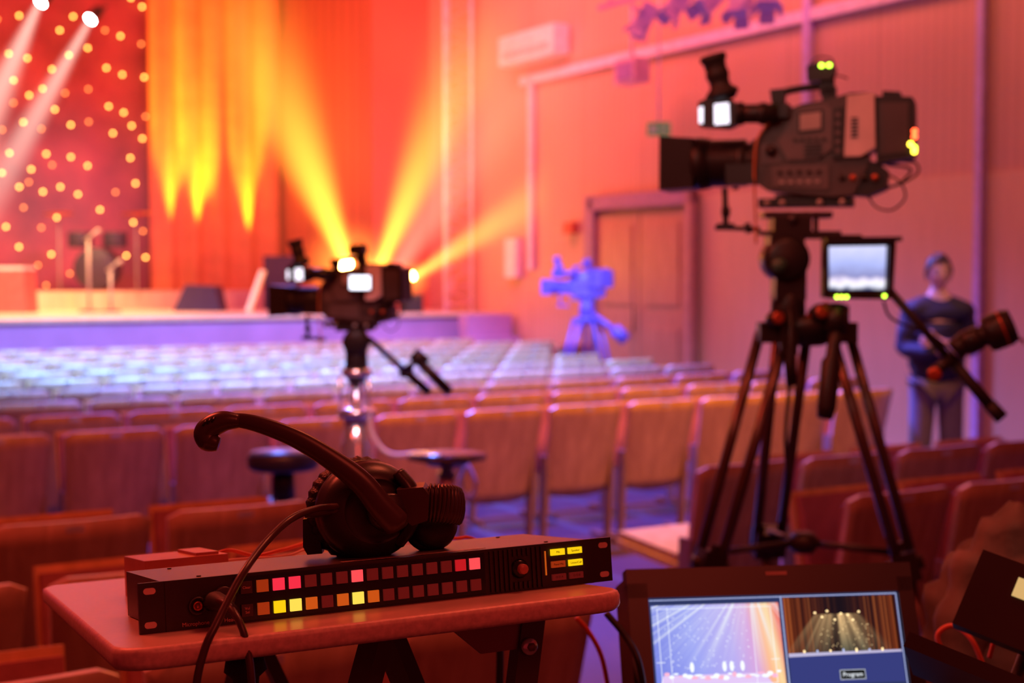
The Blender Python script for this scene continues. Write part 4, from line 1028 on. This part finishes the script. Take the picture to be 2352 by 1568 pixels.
def flat(poly,y,m,name): 
    mb=MB(); n_=len(poly); mb.add([(p[0],y,p[1]) for p in poly],[tuple(range(n_))],m); return mb.done(name,me_)
def rect(xa,xb,za,zb): return [(xa,za),(xb,za),(xb,zb),(xa,zb)]
LX0,LX1=X0+0.004,X0+0.183; LZ0,LZ1=ZT-0.010,ZT-0.135
def picmat(name,build):
    m=bpy.data.materials.new(name); n,l=nodes(m)
    for x in list(n): n.remove(x)
    o=n.new('ShaderNodeOutputMaterial'); em=n.new('ShaderNodeEmission')
    tc=n.new('ShaderNodeTexCoord'); sp=n.new('ShaderNodeSeparateXYZ'); l.new(tc.outputs['Object'],sp.inputs[0])
    l.new(build(n,l,mth_(n,l),sp.outputs[0],sp.outputs[2],tc),em.inputs['Color']); l.new(em.outputs[0],o.inputs['Surface']); return m
def ramp(n,l,fac,stops):
    cr=n.new('ShaderNodeValToRGB')
    while len(cr.color_ramp.elements)<len(stops): cr.color_ramp.elements.new(0.5)
    for el,(p,c) in zip(cr.color_ramp.elements,stops): el.position=p; el.color=(*c,1)
    l.new(fac,cr.inputs['Fac']); return cr.outputs[0]
def mix(n,l,a,b_,fac,mode='MIX'):
    k=n.new('ShaderNodeMix'); k.data_type='RGBA'; k.blend_type=mode
    for nm,v in (('A',a),('B',b_)):
        if isinstance(v,tuple): k.inputs[nm].default_value=(*v,1)
        else: l.new(v,k.inputs[nm])
    if isinstance(fac,float): k.inputs['Factor'].default_value=fac
    else: l.new(fac,k.inputs['Factor'])
    return k.outputs['Result']
def left_pic(n,l,mth,X,Z,tc):
    u=mth('DIVIDE',mth('SUBTRACT',X,LX0),LX1-LX0); v=mth('DIVIDE',mth('SUBTRACT',LZ0,Z),LZ0-LZ1)
    f=mth('ADD',u,mth('MULTIPLY',mth('SUBTRACT',0.4,v),0.10))
    base=ramp(n,l,f,[(0,(0.20,0.24,0.80)),(0.3,(0.34,0.38,0.92)),(0.6,(0.50,0.42,0.90)),(0.76,(0.72,0.40,0.75)),(0.86,(1.0,0.50,0.28)),(0.93,(1.0,0.72,0.36)),(1.0,(0.9,0.2,0.15))])
    ang=mth('DIVIDE',mth('SUBTRACT',u,0.78),mth('ADD',v,0.35))
    w=n.new('ShaderNodeTexNoise'); w.noise_dimensions='1D'; w.inputs['Scale'].default_value=9; l.new(ang,w.inputs['W'])
    bm_=mth('MULTIPLY',mth('POWER',mth('MINIMUM',mth('MULTIPLY',w.outputs['Fac'],1.5),1.0),5.0),mth('MAXIMUM',mth('SUBTRACT',0.75,v),0.0))
    return mix(n,l,base,(0.9,0.95,1.0),mth('MULTIPLY',bm_,1.2))
M_L=picmat('starry_stage_picture',left_pic)
flat(rect(LX0,LX1,LZ0,LZ1),0.0065,M_L,'stage_view_picture')
M_wl=emis('overlay_white',(0.9,0.95,1.0),1.1)
M_bw=emis('pic_pale_blue',(0.55,0.62,1.0),1.0)
M_pk=emis('pic_pink',(1,0.5,0.7),1.0)
def ln(mb,xa,za,xb,zb,w,m,y=0.0058):
    d=Vector((xb-xa,0,zb-za)).normalized(); p=Vector((-d.z,0,d.x))*w/2
    a=Vector((xa,y,za)); c=Vector((xb,y,zb)); mb.add([a-p,c-p,c+p,a+p],[(0,1,2,3)],m)
mb=MB()
fxa,fxb,fza,fzb=LX0+0.008,LX1-0.012,LZ0-0.005,LZ0-0.108
for q_ in ((fxa,fza,fxb,fza),(fxb,fza,fxb,fzb),(fxb,fzb,fxa,fzb),(fxa,fzb,fxa,fza)): ln(mb,*q_,0.0008,M_wl)
ln(mb,LX0+0.022,LZ0-0.003,LX0+0.022,LZ0-0.11,0.0007,M_wl); ln(mb,LX1-0.04,LZ0-0.003,LX1-0.04,LZ0-0.11,0.0007,M_wl)
ln(mb,fxa-0.006,(fza+fzb)/2-0.02,fxa+0.006,(fza+fzb)/2-0.02,0.0008,M_wl); ln(mb,fxb-0.006,(fza+fzb)/2-0.02,fxb+0.006,(fza+fzb)/2-0.02,0.0008,M_wl)
mb.done('overlay_lines',me_)
mb=MB()
for i in range(110):
    x=random.uniform(LX0+0.015,LX1-0.045); z=LZ0-random.uniform(0.004,0.088); mb.ell((x,0.006,z),(0.0007,0.0003,0.0007),M_wl,seg=6,rings=4)
mb.done('dot_picture',me_)
mb=MB()
mb.add([(LX0+0.01,0.0062,LZ0-0.094),(LX1-0.03,0.0062,LZ0-0.094),(LX1-0.01,0.0062,LZ0-0.12),(LX0,0.0062,LZ0-0.12)],[(0,1,2,3)],emis('pic_stage_glow',(0.8,0.6,0.95),1.0))
for i in range(26):
    x=LX0+0.015+i*0.0062; mb.ell((x,0.006,LZ0-0.092-random.uniform(0,0.008)),(random.uniform(0.003,0.006),0.0003,random.uniform(0.001,0.004)),M_wl if i%3 else M_pk,seg=8,rings=6)
for xx in (0.05,0.095,0.105,0.12): mb.ell((LX0+xx,0.0055,LZ0-0.084),(0.003,0.0003,0.007),M_wl,seg=8,rings=6)
mb.done('stage_floor_picture',me_)
RX0,RX1=X0+0.190,X1-0.004; RZ0,RZ1=ZT-0.004,ZT-0.090
RW=RX1-RX0; RH=0.080
def right_pic(n,l,mth,X,Z,tc):
    u=mth('DIVIDE',mth('SUBTRACT',X,RX0),RW); v=mth('DIVIDE',mth('SUBTRACT',RZ0,Z),RH)
    w=n.new('ShaderNodeTexNoise'); w.noise_dimensions='1D'; w.inputs['Scale'].default_value=34; w.inputs['Detail'].default_value=3; l.new(u,w.inputs['W'])
    cur=ramp(n,l,w.outputs['Fac'],[(0.35,(0.03,0.005,0.004)),(0.55,(0.22,0.04,0.012)),(0.72,(0.60,0.16,0.04))])
    side=mth('POWER',mth('MINIMUM',mth('MULTIPLY',mth('ABSOLUTE',mth('SUBTRACT',u,0.5)),2.0),1.0),1.5)
    base=mix(n,l,(0.012,0.006,0.01),cur,side)
    ang=mth('DIVIDE',mth('SUBTRACT',u,0.47),mth('ADD',v,0.16))
    w2=n.new('ShaderNodeTexNoise'); w2.noise_dimensions='1D'; w2.inputs['Scale'].default_value=8; l.new(ang,w2.inputs['W'])
    cone=mth('MAXIMUM',mth('SUBTRACT',1.0,mth('POWER',mth('DIVIDE',mth('ABSOLUTE',ang),0.46),3.0)),0.0)
    inten=mth('MULTIPLY',mth('MULTIPLY',mth('POWER',mth('MINIMUM',mth('MULTIPLY',w2.outputs['Fac'],1.6),1.0),4.0),cone),mth('MULTIPLY',mth('GREATER_THAN',v,0.30),mth('MAXIMUM',mth('SUBTRACT',1.25,v),0.0)))
    bc=ramp(n,l,v,[(0.25,(1.0,0.62,0.28)),(0.6,(0.75,0.5,0.24)),(1.0,(0.25,0.28,0.18))])
    return mix(n,l,base,bc,inten)
M_R=picmat('golden_beam_picture',right_pic)
flat(rect(RX0,RX1,RZ0,RZ1),0.0065,M_R,'stage_view_picture')
M_warm=emis('pic_warm',(1.0,0.72,0.35),1.8)
lamps=[(0.27,0.022),(0.33,0.028),(0.38,0.020),(0.44,0.032),(0.50,0.024),(0.56,0.026),(0.60,0.033),(0.66,0.022)]
mb=MB()
for fx_,fz in lamps: mb.ell((RX0+RW*fx_,0.0058,RZ0-fz),(0.0018,0.0003,0.0015),M_warm,seg=10,rings=6)
for i in range(45): mb.ell((RX0+RW*random.uniform(0.3,0.75),0.006,RZ0-random.uniform(0.035,0.07)),(0.0005,0.0002,0.0005),M_warm,seg=6,rings=4)
for i in range(7): mb.ell((RX0+RW*(0.14+0.115*i),0.0058,RZ0-0.074),(0.0015,0.0003,random.uniform(0.001,0.003)),M_bw if i%2 else M_warm,seg=8,rings=6)
mb.done('lamp_picture',me_)
mb=MB()
mb.add([(RX0,0.006,RZ0-0.076),(RX1,0.006,RZ0-0.075),(RX1,0.006,RZ0-0.078),(RX0,0.006,RZ0-0.081)],[(0,1,2,3)],emis('pic_stage_edge',(0.6,0.55,0.8),0.9))
mb.add([(RX0,0.0062,RZ0-0.079),(RX1,0.0062,RZ0-0.076),(RX1,0.0062,RZ0-0.118),(RX0,0.0062,RZ0-0.118)],[(0,1,2,3)],emis('pic_blue_band',(0.05,0.06,0.26),0.8))
mb.done('stage_floor_picture',me_)
xa,xb,za,zb=RX0+RW*0.43,RX0+RW*0.65,RZ0-0.1005,RZ0-0.1130
flat(rect(xa,xb,za,zb),0.0054,emis('tag_black',(0.01,0.01,0.01),0.3),'caption_tag')
mb=MB()
for q_ in ((xa,za,xb,za),(xb,za,xb,zb),(xb,zb,xa,zb),(xa,zb,xa,za)): ln(mb,*q_,0.0005,M_wl,0.0050)
mb.done('caption_border',me_)
mb=MB()
ln(mb,RX0-0.003,ZT-0.002,RX0-0.003,ZT-0.2,0.0012,M_bw,0.006); ln(mb,X0+0.002,ZT-0.003,X1-0.002,ZT-0.002,0.0010,M_bw,0.006); ln(mb,X1-0.002,ZT-0.002,X1-0.002,ZT-0.2,0.001,M_bw,0.006)
mb.done('overlay_lines',me_)
text('Program',0.0082,M_wl,'caption',me_,T((xa+xb)/2,0.0048,(za+zb)/2)@RX(90))
se=empty('equipment_stand',T(0.40,2.06,0),'dark folding stand carrying the production monitor','stand')
b=MB(); b.box((0,0,0.0),(0.56,0.34,0.03),M_black,bev=0.005); b.done('stand_top',se,T(0,0,0.95)@RZ(7))
for dx in (-0.26,0.26):
    for dy in (-0.14,0.14):
        b=MB(); b.cyl((dx,dy,0.0),(dx*0.9,dy*0.9,0.94),0.014,M_black,12); b.done('leg',se)

# jacket and console
M_bag=mat('dark_brown_fabric',(0.11,0.055,0.045),0.7,bump=0.6,bscale=14,vscale=6,var=0.6)
b=MB(); vs=[];fs=[]; n1,n2=48,32
for j in range(n2+1):
    ph=math.pi*j/n2
    for i in range(n1):
        th=2*math.pi*i/n1; d=Vector((math.sin(ph)*math.cos(th),math.sin(ph)*math.sin(th),math.cos(ph)))
        r=1+0.14*NZ.noise(d*2.2)+0.05*math.sin(ph*18)+0.05*NZ.noise(d*7)
        vs.append((d.x*0.16*r,d.y*0.13*r,d.z*0.27*r))
for j in range(n2):
    for i in range(n1):
        a=j*n1+i;c_=j*n1+(i+1)%n1; fs.append((a,c_,c_+n1,a+n1))
b.add(vs,fs,M_bag,smooth=True)
je=empty('padded_jacket',T(0.87,2.42,0.96),'dark brown quilted jacket draped over a stand','jacket'); b.done('jacket_body',je)
b=MB(); b.tube(bez([(-0.07,-0.04,0.20),(-0.12,-0.07,0.05),(-0.14,-0.08,-0.12),(-0.12,-0.06,-0.3)]),[0.05+0.006*math.sin(i*1.4) for i in range(25)],M_bag,16); b.done('sleeve',je)
b=MB(); b.box((0,0,-0.28),(0.3,0.26,0.04),M_black,bev=0.01); b.cyl((0,0,-0.96),(0,0,-0.28),0.03,M_black); b.lathe([(0.2,-0.96),(0.2,-0.94),(0.03,-0.91)],M_black); b.done('stand',je)
dv=empty('control_console',Matrix.Translation(at(2268,1272,1.72))@RZ(-22)@RX(-30)@RY(18),'dark tilted control device with a small lit display','console')
b=MB(); b.box((0.09,0,-0.05),(0.18,0.02,0.10),M_bez,bev=0.004); b.done('housing',dv)
b=MB(); b.box((0.10,-0.0115,-0.030),(0.10,0.002,0.024),emis('console_display',(1.0,0.60,0.22),0.7)); b.done('display',dv)
b=MB(); b.box((0.08,-0.06,-0.165),(0.2,0.12,0.018),M_bez,bev=0.004); b.done('key_deck',dv)
b=MB(); b.cyl((0.09,0.03,-0.05),(0.09,0.05,-0.25),0.015,M_black); b.done('support',dv)
path([at(2235,1600,1.9),at(2180,1510,1.88),at(2165,1465,1.88),at(2200,1445,1.88),at(2245,1480,1.86),at(2280,1560,1.85)],0.0035,M_rw,'cable','reddish cable looping beside the jacket')
path([at(2285,1520,1.78),at(2300,1475,1.78),at(2330,1470,1.78),at(2380,1500,1.78)],0.003,M_rw,'cable','reddish cable curling by the console')
path([at(1395,1415,1.9),at(1440,1470,1.88),at(1470,1530,1.86),at(1490,1640,1.86)],0.0045,M_black,'cable','black cable hanging beside the monitor')
path([at(1325,1425,2.0),at(1355,1460,2.0),at(1385,1520,2.0),at(1405,1620,2.0)],0.0035,M_rw,'cable','thin orange-red cable hanging under the table')
path([at(1143,1440,1.8),at(1148,1500,1.8),at(1146,1620,1.8)],0.005,M_black,'cable','black cable hanging under the table')

# ------------------------------------------------------------ lights: stage sources, plus added unseen fills
def light(kind,loc,target,energy,color,size=1.0,size_y=None,spot=60,blend=0.6,name='lamp_or_fill'):
    ld=bpy.data.lights.new(name,kind); ld.energy=energy; ld.color=color
    if kind=='AREA':
        ld.size=size
        if size_y: ld.shape='RECTANGLE'; ld.size_y=size_y
    if kind=='SPOT': ld.spot_size=D(spot); ld.spot_blend=blend; ld.shadow_soft_size=size
    o=bpy.data.objects.new(name,ld); COL.objects.link(o)
    loc=Vector(loc); target=Vector(target)
    o.matrix_world=Matrix.Translation(loc)@(target-loc).to_track_quat('-Z','Y').to_matrix().to_4x4()
    return o
def rl(u,v,z): return ROOM@Vector((u,v,z))
w=bpy.data.worlds.new('World'); scene.world=w; w.use_nodes=True
w.node_tree.nodes['Background'].inputs[0].default_value=(1.0,0.045,0.055,1); w.node_tree.nodes['Background'].inputs[1].default_value=0.13
# wall washes (kept close to the wall so they do not flood the seats)
light('AREA',rl(7.2,8.8,6.8),rl(9.3,9.5,1.4),150,(1.0,0.30,0.11),5,0.8)
light('AREA',rl(7.0,12,7.6),rl(9.3,12.5,4.6),190,(1.0,0.11,0.24),6,1)
light('AREA',rl(7.0,14.0,5.8),rl(9.3,14,1.6),130,(1.0,0.17,0.15),3,1)
light('AREA',rl(6.5,16,7.2),rl(9.3,17.5,4.0),130,(1.0,0.13,0.12),3,1)
light('SPOT',rl(5.0,5.5,6.0),rl(9.3,11.0,6.2),450,(0.85,0.10,0.8),0.3,spot=46)
# seats: orange on the first rows only
light('SPOT',rl(4.0,3.8,5.2),rl(4.9,7.7,0.4),1300,(1.0,0.26,0.035),0.4,spot=50,blend=0.9)
light('SPOT',rl(6.3,4.6,5.0),rl(5.9,7.5,0.5),800,(1.0,0.38,0.045),0.3,spot=42,blend=0.9)
light('SPOT',rl(1.5,4.0,5.0),rl(2.2,7.4,0.4),450,(1.0,0.18,0.035),0.3,spot=46,blend=0.9)
light('SPOT',rl(3.2,6.3,4.5),rl(3.75,5.0,0.45),750,(1.0,0.42,0.03),0.1,spot=11,blend=0.7)  # narrow spot added to turn the folded-down seat yellow
# pale blue wash over the far seats
light('SPOT',rl(4.0,7.8,8.0),rl(4.9,12.7,0.7),12500,(0.17,0.42,1.0),0.4,spot=54,blend=0.5)
light('SPOT',rl(2.6,8.2,8.0),rl(2.6,11.8,0.7),6000,(0.17,0.42,1.0),0.4,spot=52,blend=0.6)
light('SPOT',rl(5,15.0,7.0),rl(5.2,10.6,0.4),9000,(0.12,0.22,1.0),0.3,spot=64)
light('SPOT',rl(4.8,9.3,6.5),rl(4.8,8.4,0.0),6000,(0.10,0.10,1.0),0.2,spot=66,blend=0.5)
light('SPOT',rl(7.0,8.5,6.5),rl(8.25,12.8,1.3),350,(0.25,0.12,1.0),0.15,spot=11)
light('SPOT',rl(4.5,12.0,6.0),rl(5.0,16.3,0.8),900,(0.70,0.10,0.9),0.3,spot=90)
light('SPOT',rl(6.2,5.0,4.0),rl(7.4,7.0,1.5),110,(1.0,0.55,0.55),0.2,spot=14)  # warm fill added for the person, no visible source
light('SPOT',rl(8.3,8.4,3.6),rl(7.4,7.0,1.5),90,(0.2,0.2,1.0),0.2,spot=40)  # blue rim light added for the person, no visible source
# stage
light('SPOT',rl(3.2,18.0,7.5),rl(3.2,18.6,1.1),6500,(1.0,0.50,0.20),0.3,spot=56)
light('SPOT',rl(3.4,18.0,4.5),rl(3.6,20.6,1.2),700,(1.0,0.50,0.18),0.3,spot=80)
light('AREA',rl(5.5,18.5,7.3),rl(6.6,22,4.5),80,(1.0,0.08,0.03),3,1)
for (u,e_) in ((6.55,2600),(7.0,3300),(7.78,2800)):
    light('SPOT',rl(u,21.52,1.30),rl(u,21.97,3.9),e_*1.4,(1.0,0.52,0.02),0.03,spot=18,blend=1.0)
light('SPOT',rl(4.8,19,7.0),rl(5.2,22.4,4.8),420,(1.0,0.12,0.08),0.3,spot=70)
light('SPOT',at(800,600,18.1),at(640,200,21.5),450,(1.0,0.25,0.03),0.1,spot=45,blend=1.0)
light('SPOT',at(868,600,18.3),at(960,200,19.3),250,(1.0,0.3,0.05),0.1,spot=40)
light('POINT',at(800,600,17.8),at(0,0,1),50,(1.0,0.30,0.06),0.1)
# foreground red
light('AREA',(-2.2,3.2,4.0),(-0.1,1.5,1.3),84,(1.0,0.09,0.045),1.2)
light('AREA',(1.2,-0.6,3.2),(0.2,1.6,1.2),16,(1.0,0.09,0.05),1.0)
light('AREA',(0.8,2.6,4.2),(-0.1,1.5,1.3),36,(1.0,0.15,0.07),0.8)
light('SPOT',(-0.6,1.8,3.2),(0.9,4.2,1.95),70,(1.0,0.50,0.40),0.5,spot=24)  # warm fill added to brighten the main camera
light('SPOT',(0.3,1.6,2.4),(0.87,2.42,1.1),26,(1.0,0.35,0.22),0.2,spot=40)  # small fill added to lift the jacket, no visible source
light('SPOT',rl(1.6,4.2,3.4),rl(2.6,5.98,0.85),130,(0.9,0.75,1.0),0.2,spot=16)  # cool spot added to brighten the chrome pedestal column

# ------------------------------------------------------------ camera
cd=bpy.data.cameras.new('photo_camera'); cd.lens=50; cd.sensor_width=36; cd.clip_start=0.05; cd.clip_end=200
cd.dof.use_dof=True; cd.dof.focus_distance=1.33; cd.dof.aperture_fstop=5.6
co=bpy.data.objects.new('photo_camera',cd); COL.objects.link(co)
co.location=(0,0,1.64); co.rotation_euler=(D(90-2.7),0,0)
scene.camera=co
